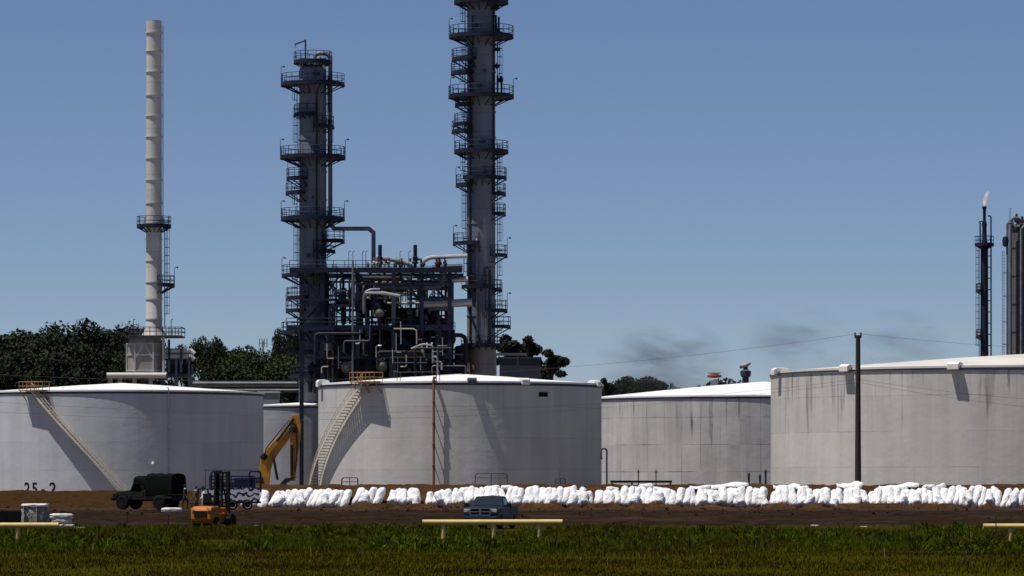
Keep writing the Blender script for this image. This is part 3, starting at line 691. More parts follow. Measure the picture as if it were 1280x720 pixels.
for i in range(44):      # slim uprights and runs that thicken the lattice
    px = rnd.uniform(398, 562); ya, yb = rnd.choice(((410, 338), (478, 410), (440, 345), (405, 360))); Y = rnd.uniform(FY0, FY1)
    MB(FR.location).tube(P(px, ya, Y), P(px, yb, Y), rnd.choice((0.08, 0.12, 0.18)), n=7).build('riser_pipe', rnd.choice([STEEL, STEEL, STEEL2, DARKP, GREYP]), FR)
for i in range(26):
    py = rnd.uniform(342, 408) if i % 3 else rnd.uniform(413, 460); a = rnd.uniform(398, 520); b = min(566, a + rnd.uniform(30, 120)); Y = rnd.uniform(FY0, FY1)
    MB(FR.location).tube(P(a, py, Y), P(b, py, Y), rnd.choice((0.08, 0.12, 0.2)), n=7).build('line_pipe', rnd.choice([STEEL, STEEL, STEEL2, DARKP, GREYP, CREAMP]), FR)
for (pa, pb) in (((403, 344), (425, 374)), ((425, 344), (403, 374)), ((447, 374), (470, 344)), ((470, 374), (492, 344)), ((492, 376), (527, 406)), ((527, 376), (562, 406)), ((403, 378), (447, 406)), ((447, 378), (470, 406))):
    MB(FR.location).bar(P(*pa, FY0 + 5.3), P(*pb, FY0 + 5.3), 0.22, 0.25).build('brace', STEEL, FR, smooth=False)
for i in range(16):      # short dark fittings, pumps and valves hung on the lower levels
    px = rnd.uniform(405, 575); py = rnd.uniform(418, 470); s_ = rnd.uniform(0.35, 0.8); c = P(px, py, FY0 + rnd.uniform(0, 8)); k = MB(FR.location)
    k.lathe([(s_ * 0.5, -s_), (s_, -s_ * 0.6), (s_, s_ * 0.6), (s_ * 0.4, s_), (s_ * 0.4, s_ * 1.6), (s_ * 0.7, s_ * 1.65), (s_ * 0.7, s_ * 1.8)], c, 10)
    k.build('fitting', rnd.choice([STEEL, DARKP, DARKP, GREYP, STEEL2]), FR)
def scrub(name, label, cat, px, py, Y, kind, r_, L, m, group=None):
    c = P(px, py, Y)
    t = thing(name, label, cat, c, 0, group)
    k = MB()
    ax = 'Y' if kind == 'y' else ('X' if kind == 'x' else 'Z')
    k.lathe([(0, -0.45 * r_ - L / 2), (r_ * 0.6, -0.36 * r_ - L / 2), (r_, -L / 2), (r_, L / 2), (r_ * 0.6, L / 2 + 0.36 * r_), (0, L / 2 + 0.45 * r_)], (0, 0, 0), 24, ax)
    k.build('body', m, t)
    f = MB()
    for s in (-1, 1): f.lathe([(r_ * 1.1, s * L * 0.44 - 0.09), (r_ * 1.1, s * L * 0.44 + 0.09)], (0, 0, 0), 24, ax)
    f.build('flange', STEEL2, t)
    s_ = MB()
    if kind == 'z':
        for a in range(4): s_.tube(pol(r_ * 0.9, 45 + 90 * a, -L / 2), pol(r_ * 0.9, 45 + 90 * a, -L / 2 - 3.0), 0.14, n=6)
    else:
        for s in (-1, 1): s_.box((0 if ax == 'Y' else s * L * 0.3, s * L * 0.3 if ax == 'Y' else 0, -r_ - 0.45), (0.5, 0.5, 1.4))
    s_.build('support', STEEL, t); return t
EXG = mat('exchanger_grey', (0.13, 0.125, 0.11), 0.6, 0, 0.25, 0.8)
for (px, py, lab) in ((475, 392, 'pale round end of heat exchanger on the middle deck of the frame'), (434, 460, 'heat exchanger low in the frame, left of the ochre stair landing'), (478, 458, 'heat exchanger low in the frame, right of the ochre stair landing')):
    scrub('heat_exchanger', lab, 'heat exchanger', px, py, FY0 + 2, 'y', 0.8 if py > 400 else 0.66, 6, EXG, 'heat exchangers in the frame')
for (px, py, Y, r_, L, lab) in ((470, 376, FY0 + 8, 1.5, 6, 'dark horizontal drum under the top deck of the frame'), (505, 395, FY0 + 7, 1.2, 5, 'dark horizontal drum right of the round exchanger end'), (470, 432, FY0 + 7, 1.9, 12, 'large dark horizontal drum under the middle deck'),
                              (520, 448, FY0 + 9, 1.6, 8, 'dark horizontal drum low behind the cream pipes'), (430, 440, FY0 + 10, 1.4, 5, 'dark horizontal drum behind the left lower braces'), (540, 468, FY0 + 8, 1.5, 9, 'dark horizontal drum lowest at the right, above the white roof'), (462, 470, FY0 + 11, 1.6, 11, 'dark horizontal drum lowest in the middle of the frame'), (528, 412, FY0 + 11, 1.5, 7, 'dark horizontal drum on the middle deck at the right'), (436, 418, FY0 + 8, 1.3, 6, 'dark horizontal drum on the middle deck at the left')):
    scrub('process_drum', lab, 'drum', px, py, Y, 'x', r_, L, DARKP, 'dark drums in the frame')
for (px, py, Y, r_, L, lab) in ((540, 395, FY0 + 9, 0.9, 5, 'slim dark vertical vessel behind the right frame columns'), (500, 455, FY0 + 4, 1.1, 7, 'dark vertical vessel low in the middle of the frame'), (552, 425, FY0 + 10, 1.1, 6, 'dark vertical vessel near the foot of the tall column'), (462, 462, FY0 + 3, 1.0, 5, 'dark vertical vessel just above the ochre landing'), (575, 455, FY0 + 6, 0.9, 5, 'small dark vessel left of the tall column foot'), (415, 462, FY0 + 8, 1.2, 6, 'dark vertical vessel low beside the shorter column')):
    scrub('process_vessel', lab, 'vessel', px, py, Y, 'z', r_, L, STEEL, 'dark vessels in the frame')
for (px, lab) in ((475, 'dark relief valve stack on the top deck beside the grey pipe'), (519, 'dark relief valve stack on the top deck near its right end')):
    c = P(px, 334, FY0 + 2); t = thing('relief_valve', lab, 'valve', c, 0, 'relief valves on the top deck')
    MB().lathe([(0.25, 0), (0.25, 0.5), (0.5, 0.55), (0.5, 0.8), (0.36, 0.9), (0.42, 1.6), (0.3, 1.7), (0.3, 3.4), (0.0, 3.5)], (0, 0, 0), 12).build('body', STEEL, t)
    MB().path([(0.3, 0, 1.2), (0.9, 0, 1.2), (0.95, 0, 0.6)], 0.2, 8).build('outlet', STEEL2, t)
for i in range(26):       # valves and fittings on the top deck
    px = rnd.uniform(455, 560); c = P(px, 334, FY0 + rnd.uniform(0, 6)); k = MB(FR.location); h = rnd.uniform(0.6, 1.5); s = rnd.uniform(0.2, 0.4)
    k.lathe([(s * 0.5, 0), (s * 0.5, h * 0.3), (s, h * 0.4), (s, h * 0.6), (s * 0.4, h * 0.7), (s * 0.4, h), (s * 0.8, h), (s * 0.8, h + 0.08)], c, 8)
    k.build('valve', rnd.choice([RUST, SILVER, STEEL, DARKP, CREAMP]), FR)
for px in (436, 441, 453, 457, 500, 511):
    q = P(px, 336, FY0 + 1); MB(FR.location).path([q, q + Vector((0, 0, 2.6)), q + Vector((0.3, 0, 2.75))], 0.05, 5).build('lamp_post', STEEL, FR)

# dark plant behind the frame's right end: shed, tank skid and canopy
t = thing('storage_shed', 'dark blue-grey metal shed right of the tall column behind tank roof', 'shed', P(650, 608, 690))
t.location.z = 0
hz = PZ(449, 690); MB().box((0, 0, hz / 2), (6.8, 5, hz)).build('wall', mat('shed_wall', (0.035, 0.04, 0.055), 0.6, 0, 0.2, 0.6), t, smooth=False)
MB().box((0, 0, hz + 0.15), (7.1, 5.3, 0.3)).build('roof', STEEL2, t, smooth=False)
t = thing('canopy', 'flat grey canopy on a post beside the foot of the tall column', 'canopy', P(638, 608, 672)); t.location.z = 0
hz = PZ(443, 672); MB().box((0, 0, hz), (5.4, 3, 0.35)).build('roof', GREYP, t, smooth=False)
for x in (-2.4, 1.2): MB().box((x, 0, hz / 2 - 0.1), (0.35, 0.35, hz - 0.2)).build('post', GREYP, t, smooth=False)
t = thing('pipe_rack', 'low pipe rack with grey pipes running behind the small tank', 'pipe rack', P(310, 608, 690)); t.location.z = 0
for i, (py, r_, m) in enumerate(((480, 0.4, GREYP), (484, 0.3, DARKP), (488, 0.3, GREYP))):
    MB().tube((PX(236, 690) - t.location.x, -1 + i, PZ(py, 690)), (PX(384, 690) - t.location.x, -1 + i, PZ(py, 690)), r_, n=10).build('pipe', m, t)
for px in (245, 283, 330, 350, 372):
    x = PX(px, 690) - t.location.x; MB().box((x, 0, PZ(489, 690) / 2), (0.5, 0.5, PZ(489, 690))).build('post', STEEL, t, smooth=False)
    MB().box((x, 0, PZ(490, 690)), (0.4, 4, 0.4)).build('crossbar', STEEL, t, smooth=False)
t = thing('control_cabin', 'pale grey block beyond the gap between the left and centre tanks', 'building', P(336, 608, 676)); t.location.z = 0
hz = PZ(491, 676); MB().box((0, 0, hz / 2), (3.4, 3, hz)).build('wall', mat('cabin_wall', (0.3, 0.3, 0.32), 0.6, 0, 0.1, 0.6), t, smooth=False)
MB().box((0, 0, hz + 0.1), (3.7, 3.3, 0.2)).build('roof', WHITE, t, smooth=False)

# ------------------------------------------------------------------ heater with the tall white stack
SK = thing('heater_stack', 'slender pale stack with ring stiffeners above a square heater', 'chimney stack', (PX(192.5, CY), CY, 0))
rs = 9.7 / S
prof = [(rs * 1.75, pz(423)), (rs * 1.6, pz(419)), (rs * 1.05, pz(410)), (rs * 1.02, pz(300)), (rs * 0.98, pz(26)), (rs * 0.88, pz(26)), (rs * 0.85, pz(34)), (0, pz(35))]
MB().lathe(prof, n=32).build('flue', STACKM, SK)
for y in (41, 64, 90, 119, 145, 171, 198, 225, 254, 279, 299, 326, 353, 374, 399): MB().ann(rs * 0.95, rs * 1.13, pz(y) - 0.10, pz(y) + 0.10, n=32).build('stiffener_ring', STACKM, SK)
platform(SK, rs, 21.5 / S, pz(282), 130, 420, 1.4)
platform(SK, rs, 26 / S, pz(356), -60, 40, 1.4, (0,))
ladder(SK, rs + 0.5, -8, pz(410), pz(282) + 1); ladder(SK, rs + 0.2, -5, pz(282), pz(30), STACKM, False)
X = lambda p: PX(p, CY) - PX(192.5, CY)
# heater casing: eight-sided box
zb, zt = pz(466), pz(422); hw = 22 / S; k = MB(); c8 = 0.5 * hw; ctr = Vector((X(182), 0, 0))
o8 = [(-hw, -hw + c8), (-hw + c8, -hw), (hw - c8, -hw), (hw, -hw + c8), (hw, hw - c8), (hw - c8, hw), (-hw + c8, hw), (-hw, hw - c8)]
vs = [ctr + Vector((x, y, z)) for z, s in ((zb, 1), (zt - 1.1, 1), (zt, 0.8)) for x, y in [(a * s, b * s) for a, b in o8]]
fs = [(i + 8 * j, (i + 1) % 8 + 8 * j, (i + 1) % 8 + 8 * j + 8, i + 8 * j + 8) for j in range(2) for i in range(8)] + [tuple(range(16, 24)), tuple(range(7, -1, -1))]
hb = k.add(vs, fs).build('heater_box', HEATERM, SK, smooth=False)
k = MB()
for (x, y) in o8:
    for z0, z1 in ((zb, zt - 1.0),): k.bar(ctr + Vector((x * 1.03, y * 1.03, z0)), ctr + Vector((x * 1.03, y * 1.03, z1)), 0.22, 0.22)
for z in (zb + 0.3, (zb + zt) / 2, zt - 1.0):
    for i in range(8):
        a, b = o8[i], o8[(i + 1) % 8]; k.bar(ctr + Vector((a[0] * 1.02, a[1] * 1.02, z)), ctr + Vector((b[0] * 1.02, b[1] * 1.02, z)), 0.16, 0.2)
k.bar(ctr + Vector((-0.1, -hw - 0.1, zt - 1.2)), ctr + Vector((-hw + c8, -hw - 0.1, zb + 2.2)), 0.14, 0.2)
k.bar(ctr + Vector((0.1, -hw - 0.1, zt - 1.2)), ctr + Vector((hw - c8, -hw - 0.1, zb + 2.2)), 0.14, 0.2)
k.build('casing_rib', STACKM, hb, smooth=False)
k = MB(); x0_, x1_ = X(158), X(229); zz = pz(421)
k.box(((x0_ + x1_) / 2, 0, zz), (x1_ - x0_, 6.5, 0.25)); d = k.build('platform', STEEL2, SK, smooth=False)
g = MB()
for yy in (-3.2, 3.2):
    for dz in (0.75, 1.4): g.tube((x0_, yy, zz + dz), (x1_, yy, zz + dz), 0.06, n=5)
    for i in range(10): g.tube((x0_ + (x1_ - x0_) * i / 9, yy, zz), (x0_ + (x1_ - x0_) * i / 9, yy, zz + 1.4), 0.06, n=5)
for xx in (x0_, x1_):
    for dz in (0.75, 1.4): g.tube((xx, -3.2, zz + dz), (xx, 3.2, zz + dz), 0.06, n=5)
g.build('railing', STEEL, d)
for px in (169, 216):
    MB().path([(X(px), -3.2, zz), (X(px), -3.2, pz(401)), (X(px) + 0.3, -3.2, pz(400))], 0.07, 5).build('lamp_post', STEEL, SK)
# casing legs, base slab, side ducts
k = MB(); k.box((X(192), 0.5, pz(469.5)), (X(243) - X(152), 6, 0.5)); k.build('base_deck', STEEL2, SK, smooth=False)
MB().path([(X(136), -3.2, pz(470)), (X(210), -3.2, pz(470))], 0.45, 12).build('duct', STACKM, SK)
for px in (140, 152, 170, 190, 205, 222, 240): MB().box((X(px), -2.5, pz(472) / 2), (0.6, 0.6, pz(472))).build('support_leg', HEATERM if px < 200 else STEEL2, SK, smooth=False)
for (py, r_) in ((439, 0.4), (446, 0.45)): MB().path([(X(205), -2, pz(py)), (X(240), -2, pz(py)), (X(244), -2, pz(py + 4))], r_, 10).build('duct', STACKM, SK)
for (px, pya, pyb) in ((206, 421, 466), (213, 425, 466), (222, 450, 472), (238, 448, 480), (228, 437, 466)): MB().box((X(px), -2.6, (pz(pya) + pz(pyb)) / 2), (0.35, 0.35, pz(pya) - pz(pyb))).build('side_post', STEEL2 if px > 210 else STACKM, SK, smooth=False)
MB().box((X(226), 0, pz(462)), (X(243) - X(214), 4, 1.6)).build('burner_box', STEEL, SK, smooth=False)
MB().box((X(217), 1.5, pz(452)), (2.4, 3, pz(440) - pz(466))).build('side_cabinet', GREYP, SK, smooth=False)

# ------------------------------------------------------------------ flare and far columns at the right
FYR = 800.0
def fz(py): return PZ(py, FYR)
FL = thing('flare_stack', 'dark flare stack with caged ladder and a small flame on top', 'flare stack', (PX(1230.5, FYR), FYR, 0)); Xf = lambda p: PX(p, FYR) - PX(1230.5, FYR)
k = MB(); k.lathe([(0.85, 0), (0.72, fz(310)), (0.5, fz(300)), (0.42, fz(285)), (0.5, fz(280)), (0.3, fz(276)), (0.3, fz(262)), (0.42, fz(261)), (0.42, fz(258)), (0, fz(258))], n=20); k.build('riser', STEEL, FL)
platform(FL, 0.6, 12 / 6.5, fz(305), 0, 360, 1.5)
platform(FL, 0.7, 10.5 / 6.5, fz(363), 150, 230, 1.3); platform(FL, 0.7, 10.5 / 6.5, fz(420), 150, 230, 1.3)
ladder(FL, 1.05, 195, fz(446), fz(305)); 
for (px, y1) in ((1238.5, 270), (1225, 277)):
    y0 = 305 if px < 1230 else 446
    MB().path([(Xf(px), -0.3, fz(y0)), (Xf(px), -0.3, fz(y1 + 2)), (Xf(px) - 0.2, -0.3, fz(y1)), (Xf(px) + (-0.6 if px > 1230 else 0.6), -0.3, fz(y1))], 0.16, 6).build('pilot_pipe', STEEL, FL)
k = MB()
for py in range(320, 446, 14): k.tube((Xf(1231), -0.2, fz(py)), (Xf(1238.5), -0.3, fz(py)), 0.09, n=5)
k.build('pipe_clamp', STEEL, FL)
def flame_mat():
    m = bpy.data.materials.new('flame'); m.use_nodes = True; nt = m.node_tree; nt.nodes.remove(nt.nodes['Principled BSDF'])
    e = nt.nodes.new('ShaderNodeEmission'); e.inputs[0].default_value = (1, 0.62, 0.42, 1); e.inputs[1].default_value = 0.9
    tr = nt.nodes.new('ShaderNodeBsdfTransparent'); mx = nt.nodes.new('ShaderNodeMixShader')
    tc = nt.nodes.new('ShaderNodeTexCoord').outputs['Object']
    nt.links.new(math_(nt, 'MULTIPLY', ramp(nt, noise(nt, tc, 0.9), 0.3, 0.7), 0.42), mx.inputs[0])
    nt.links.new(tr.outputs[0], mx.inputs[1]); nt.links.new(e.outputs[0], mx.inputs[2]); nt.links.new(mx.outputs[0], nt.nodes['Material Output'].inputs[0]); return m
k = MB(); zt0 = fz(257)
k.path([(0, 0, zt0), (0, 0, zt0 + 0.5), (0.1, 0, zt0 + 1.1), (0.35, 0, zt0 + 1.8), (0.55, 0.1, zt0 + 2.4), (0.95, 0, zt0 + 2.9)], [0.12, 0.26, 0.36, 0.38, 0.26, 0.04], 10)
fo = k.build('flame', flame_mat()); fo.location = FL.location
tag(fo, 'small pale orange flame burning above the dark flare stack', 'flame')
C3 = thing('process_column', 'brown-grey process column at the right edge beyond the flare stack', 'process column', (PX(1284, FYR), FYR, 0)); Xc = lambda p: PX(p, FYR) - PX(1284, FYR)
column_shell(C3, 21 / 6.5, fz(288), FARCOL, [fz(y) for y in (310, 345, 380, 415)])
for (px, y1, r_, m) in ((1260.5, 274, 0.35, GREYP), (1274, 284, 0.28, GREYP), (1268, 300, 0.14, DARKP)):
    MB().path([(Xc(px), -3.2, 0), (Xc(px), -3.2, fz(y1 + 4)), (Xc(px) + 0.5, -3.2, fz(y1)), (Xc(px) + 1.4, -3.0, fz(y1)), (Xc(px) + 2.2, -2.0, fz(y1 + 4))], r_, 10).build('riser_pipe', m, C3)
platform(C3, 2.0, 22 / 6.5, fz(286), 0, 360, 1.4)
k = MB(); 
for (px, py) in ((1270, 272), (1273, 277), (1264, 280), (1277, 275)): k.lathe([(0.3, 0), (0.5, 0.4), (0.3, 1.0), (0.2, 1.6), (0, 1.7)], (Xc(px), -1, fz(py) - 1), 8)
k.build('relief_valve', STEEL, C3)
MB().path([(Xc(1261), -2, fz(285)), (Xc(1261), -2, fz(262)), (Xc(1263), -2, fz(261))], 0.07, 5).build('lamp_post', STEEL, C3)
V4 = thing('vent_stack', 'thin grey vent pipe with ladder between the flare and right column', 'vent stack', (PX(1254.5, FYR), FYR - 6, 0)); 
MB().path([(0, 0, 0), (0, 0, fz(283)), (0.2, 0, fz(281)), (0.9, 0, fz(281)), (1.0, 0, fz(284))], 0.24, 8).build('pipe', GREYP, V4)
MB().lathe([(0, 0), (0.55, 0.2), (0.62, 1.2), (0.5, 1.9), (0, 2.1)], (-0.35, 0, fz(311)), 12).build('silencer', STEEL, V4)
k = MB()
for x in (-0.95, -0.6): k.tube((x, 0, 0), (x, 0, fz(316)), 0.05, n=5)
for z in np.arange(fz(446), fz(316), 0.6): k.tube((-0.95, 0, z), (-0.6, 0, z), 0.03, n=4)
for py in (343, 372, 404, 432): k.bar((-1.0, 0, fz(py)), (0.3, 0, fz(py)), 0.2, 0.12)
k.build('ladder', STEEL2, V4)

# ------------------------------------------------------------------ far bits beyond the mid tank
t = thing('roof_beacon', 'red and white cap of a far tower showing above the mid tank roof', 'tower', (PX(893, 900), 900, 0))
MB().tube((0, 0, 0), (0, 0, PZ(475, 900)), 0.8, 0.8, n=12).build('tower_shaft', WHITE, t)
z = PZ(474, 900); MB().lathe([(0.8, 0), (1.5, 0.1), (1.6, 0.5), (0.9, 0.8), (0, 0.9)], (0, 0, z + 0.3), 16).build('cap', mat('red_paint', (0.45, 0.07, 0.05), 0.6), t)
MB().lathe([(1.3, 0), (1.4, 0.25), (0, 0.3)], (0, 0, z + 1.2), 16).build('cap_top', WHITE, t)
t = thing('vent_tower', 'dark vent tower with a bent pale head behind the mid tank', 'vent tower', (PX(932, 900), 900, 0)); g_ = lambda py: PZ(py, 900)
MB().lathe([(0.7, 0), (0.7, g_(472)), (1.1, g_(470)), (1.2, g_(464)), (0.5, g_(462)), (0.5, g_(459))], n=14).build('shaft', STEEL2, t)
MB().path([(-1.3, 0, g_(458)), (0, 0, g_(457)), (1.0, 0, g_(453.5))], [0.5, 0.6, 0.3], 10).build('head', mat('pale_head', (0.35, 0.3, 0.28), 0.6), t)
t = thing('antenna_mast', 'thin far antenna mast above the trees left of the shorter column', 'antenna', (PX(329, 800), 800, 0))
MB().tube((0, 0, 0), (0, 0, PZ(426, 800)), 0.16, 0.1, n=6).build('mast', STEEL2, t)
k = MB()
for a in range(0, 360, 90): k.bar(pol(0.75, a + 20, PZ(429, 800) - 0.8), pol(0.75, a + 20, PZ(429, 800) + 0.9), 0.14, 0.1); k.tube((0, 0, PZ(429, 800)), pol(0.75, a + 20, PZ(429, 800)), 0.05, n=4)
k.build('antenna_panel', GREYP, t)

# ------------------------------------------------------------------ trees
LEAF = island_mat('tree_leaves', (0.005, 0.010, 0.004), (0.017, 0.028, 0.008), 0.8, 0.08)
LEAF2 = island_mat('bush_leaves', (0.010, 0.018, 0.004), (0.030, 0.044, 0.010), 0.8, 0.1)
BARK = mat('bark', (0.06, 0.045, 0.035), 0.9, 0, 0.3, 1.5)
def tree_mesh(seed, h=1.0, wd=0.8, nclump=26, nleaf=5200, leaf=0.026, low=0.25, rsc=1.0):
    rg = np.random.default_rng(seed)
    cl = []
    for i in range(nclump):
        u = rg.random(); zz = low + (1 - low) * (0.08 + 0.84 * u)
        env = math.sin(math.pi * min(1, max(0.05, (zz - low * 0.6) / (1.12 - low * 0.6)))) ** 0.7
        a = rg.random() * 6.283; q = rg.random() ** 0.5 * 0.42 * wd * env
        rr = (0.05 + 0.09 * rg.random()) * (0.7 + 0.5 * wd) * rsc
        cl.append((q * math.cos(a), q * math.sin(a), min(zz, 1 - rr * 0.7), rr))
    cl = np.array(cl); wts = cl[:, 3] ** 2; wts /= wts.sum()
    idx = rg.choice(len(cl), nleaf, p=wts); c = cl[idx]
    d = rg.normal(size=(nleaf, 3)); d /= np.linalg.norm(d, axis=1)[:, None]
    rad = c[:, 3:4] * (0.45 + 0.62 * rg.random((nleaf, 1)) ** 0.6)
    p = c[:, :3] + d * rad * np.array([1.1, 1.1, 0.8])
    n_ = d * 0.7 + rg.normal(size=(nleaf, 3)) * 0.7; n_[:, 2] += 0.35; n_ /= np.linalg.norm(n_, axis=1)[:, None]
    u = np.cross(n_, rg.normal(size=(nleaf, 3))); u /= np.linalg.norm(u, axis=1)[:, None]; v = np.cross(n_, u)
    s = leaf * (0.5 + rg.random((nleaf, 1)))
    quad = np.stack([p - u * s, p - v * s * 0.6 + n_ * s * 0.15, p + u * s, p + v * s * 0.6 + n_ * s * 0.15], 1).reshape(-1, 3)
    me = bpy.data.meshes.new('crown'); f = np.arange(nleaf * 4).reshape(-1, 4)
    me.from_pydata((quad * h).tolist(), [], f.tolist())
    tk = MB(); tk.path([(0, 0, -0.01), (0.008, 0, 0.2), (-0.01, 0.01, 0.45), (0, 0, 0.75)], [0.03, 0.022, 0.017, 0.006], 8)
    for i in range(0, len(cl), 2):
        x, y, z, _ = cl[i]; z0 = max(0.12, z - 0.25); tk.path([(0, 0, z0), (x * 0.5, y * 0.5, z0 + (z - z0) * 0.6), (x, y, z)], [0.012, 0.008, 0.003], 5)
    to = tk.build('trunk', BARK); tm = to.data; bpy.data.objects.remove(to)
    return me, tm
VAR = [tree_mesh(100 + i, wd=w_, nclump=n_, nleaf=nl, low=lo, leaf=lf, rsc=rs_) for i, (w_, n_, nl, lo, lf, rs_) in enumerate(((0.95, 34, 17000, 0.2, 0.0125, 1), (0.75, 28, 14000, 0.25, 0.0125, 1), (1.2, 38, 18000, 0.15, 0.0125, 1), (0.6, 15, 8000, 0.3, 0.014, 1), (0.21, 16, 5000, 0.72, 0.0095, 0.42)))]
VARB = []
for me, tm in VAR:
    b_ = me.copy(); b_.materials.append(LEAF2); VARB.append(b_); me.materials.append(LEAF)
def tree(px, top, Y, var, label, wscale=1.0, bright=False, name='leafy_tree', rz=None, group='trees behind the refinery'):
    H = PZ(top, Y); t = thing(name, label, 'tree', (PX(px, Y), Y, 0), rz if rz is not None else random.uniform(0, 6.28), group)
    t.scale = (H * wscale, H * wscale, H)
    me, tm = VAR[var]
    c = bpy.data.objects.new('crown', VARB[var] if bright else me); COL.objects.link(c); c.parent = t
    k = bpy.data.objects.new('trunk', tm); COL.objects.link(k); k.parent = t
    return t
for a in [(-40, 424, 735, 0, 'dark tree cut by the left edge of the picture', 1.0), (4, 414, 728, 1, 'dark tree at the left edge behind the left tank', 1.0), (34, 420, 738, 0, 'dark rounded tree second from the left edge', 0.9),
          (64, 420, 724, 1, 'dark tree third from the left edge, behind the ochre landing', 1.0), (92, 414, 735, 0, 'dark tree just left of the tallest tree', 0.9), (122, 402, 722, 2, 'tallest dark broad tree left of the pale stack', 0.8),
          (150, 413, 730, 1, 'dark tree touching the left side of the heater', 1.0), (20, 440, 712, 2, 'low dark tree in front at the far left', 0.9), (80, 442, 712, 2, 'low dark tree in front of the middle of the left wood', 0.9), (140, 440, 715, 2, 'low dark tree beside the heater base', 0.7),
          (-15, 445, 716, 2, 'low dark tree half out of the picture at left', 0.8), (48, 438, 716, 1, 'narrow low dark tree in the left wood', 1.1), (108, 436, 716, 1, 'narrow low tree under the tallest tree', 1.1),
          (232, 432, 740, 1, 'dark tree just right of the heater behind its ducts', 0.4), (262, 423, 735, 1, 'dark tree standing right of the heater above the pipe rack', 0.42), (362, 413, 745, 1, 'tall dark tree beside the shorter process column', 0.34), (352, 434, 738, 0, 'rounded dark tree left of the shorter process column', 0.3)]:
    tree(*a[:5], a[5])
for a in [(285, 440, 735, 0, 'lighter green bushy tree above the pipe rack, leftmost of its clump', 0.55), (306, 435, 742, 1, 'lighter green tree with a pointed top above the pipe rack', 0.5), (322, 443, 730, 2, 'broad lighter green tree under the antenna mast', 0.7), (343, 444, 728, 0, 'lighter green low tree next to the column platforms', 0.9), (370, 446, 735, 1, 'lighter green tree mostly behind the shorter column', 0.9)]:
    tree(*a[:5], a[5], True)
for a in [(636, 417, 745, 4, 'dark tree with open crown just right of the tall column', 1.0), (659, 419, 748, 4, 'dark tree with open crown above the blue-grey shed', 0.95), (688, 436, 745, 4, 'lone dark tree right of the shed above the tank roof', 1.15)]:
    tree(*a[:5], a[5])
for a in [(757, 472, 800, 4, 'small dark palm-like tree in the gap beside the mid tank roof', 0.8), (776, 481, 1000, 1, 'far low tree at the left foot of the smoke', 0.6), (789, 472, 1000, 1, 'far tree hidden in the base of the smoke', 0.7), (803, 472, 1010, 1, 'far tree right of the smoke base', 0.7), (818, 479, 1010, 1, 'far low tree sloping down right of the smoke', 0.7), (850, 478, 1020, 3, 'far small treetop right of the smoke', 0.6), (885, 474, 1000, 3, 'far treetop left of the red and white cap', 0.6), (905, 475, 1000, 1, 'far treetops right of the red and white cap', 0.7), (922, 476, 1000, 3, 'far treetop at the foot of the vent tower', 0.7)]:
    tree(*a[:5], a[5])

# ------------------------------------------------------------------ smoke drifting beyond the tanks
def smoke_mat(den, seed, axis, rad, zt):
    m = bpy.data.materials.new('smoke'); m.use_nodes = True; nt = m.node_tree; nt.nodes.remove(nt.nodes['Principled BSDF'])
    v = nt.nodes.new('ShaderNodeVolumePrincipled'); v.inputs['Color'].default_value = (0.10, 0.10, 0.11, 1)
    tc = nt.nodes.new('ShaderNodeTexCoord').outputs['Generated']
    mp = nt.nodes.new('ShaderNodeMapping'); mp.inputs['Location'].default_value = (-0.5, -0.5, -0.5); nt.links.new(tc, mp.inputs[0])
    ln = nt.nodes.new('ShaderNodeVectorMath'); ln.operation = 'LENGTH'; nt.links.new(mp.outputs[0], ln.inputs[0])
    fall = math_(nt, 'SUBTRACT', 1.0, math_(nt, 'MULTIPLY', ln.outputs['Value'], 2.0), True)
    ob = nt.nodes.new('ShaderNodeTexCoord').outputs['Object']
    mp2 = nt.nodes.new('ShaderNodeMapping'); mp2.inputs['Location'].default_value = (seed, seed * 2, 0); mp2.inputs['Rotation'].default_value = (0, R(40), 0); mp2.inputs['Scale'].default_value = (0.55, 1, 1.6)
    nt.links.new(ob, mp2.inputs[0])
    n = ramp(nt, noise(nt, mp2.outputs[0], 0.13, 5, 0.65), 0.44, 0.80)
    d = math_(nt, 'MULTIPLY', math_(nt, 'MULTIPLY', n, fall), den)
    nt.links.new(d, v.inputs['Density']); nt.links.new(v.outputs[0], nt.nodes['Material Output'].inputs['Volume'])
    return m
for i, (px, py, wpx, hpx, Y, den, lab) in enumerate(((828, 455, 190, 120, 940, 0.30, 'dark smoke drifting up above the mid tank roof'), (1000, 432, 150, 120, 940, 0.17, 'thin grey smoke rising left of the utility pole'), (1125, 434, 150, 110, 940, 0.13, 'faint grey smoke right of the utility pole'))):
    c = P(px, py, Y); k = MB(); a, b = wpx / F * Y / 2, hpx / F * Y / 2
    k.lathe([(0, -b)] + [(math.cos(R(t_)), b * math.sin(R(t_))) for t_ in range(-75, 76, 15)] + [(0, b)], n=24)
    o = k.build('smoke', smoke_mat(den, 3.7 * i + 1, 0, 0, 0)); o.location = c
    for v in o.data.vertices:
        v.co.x *= a; v.co.y *= 9
    tag(o, lab, 'smoke', kind='stuff')

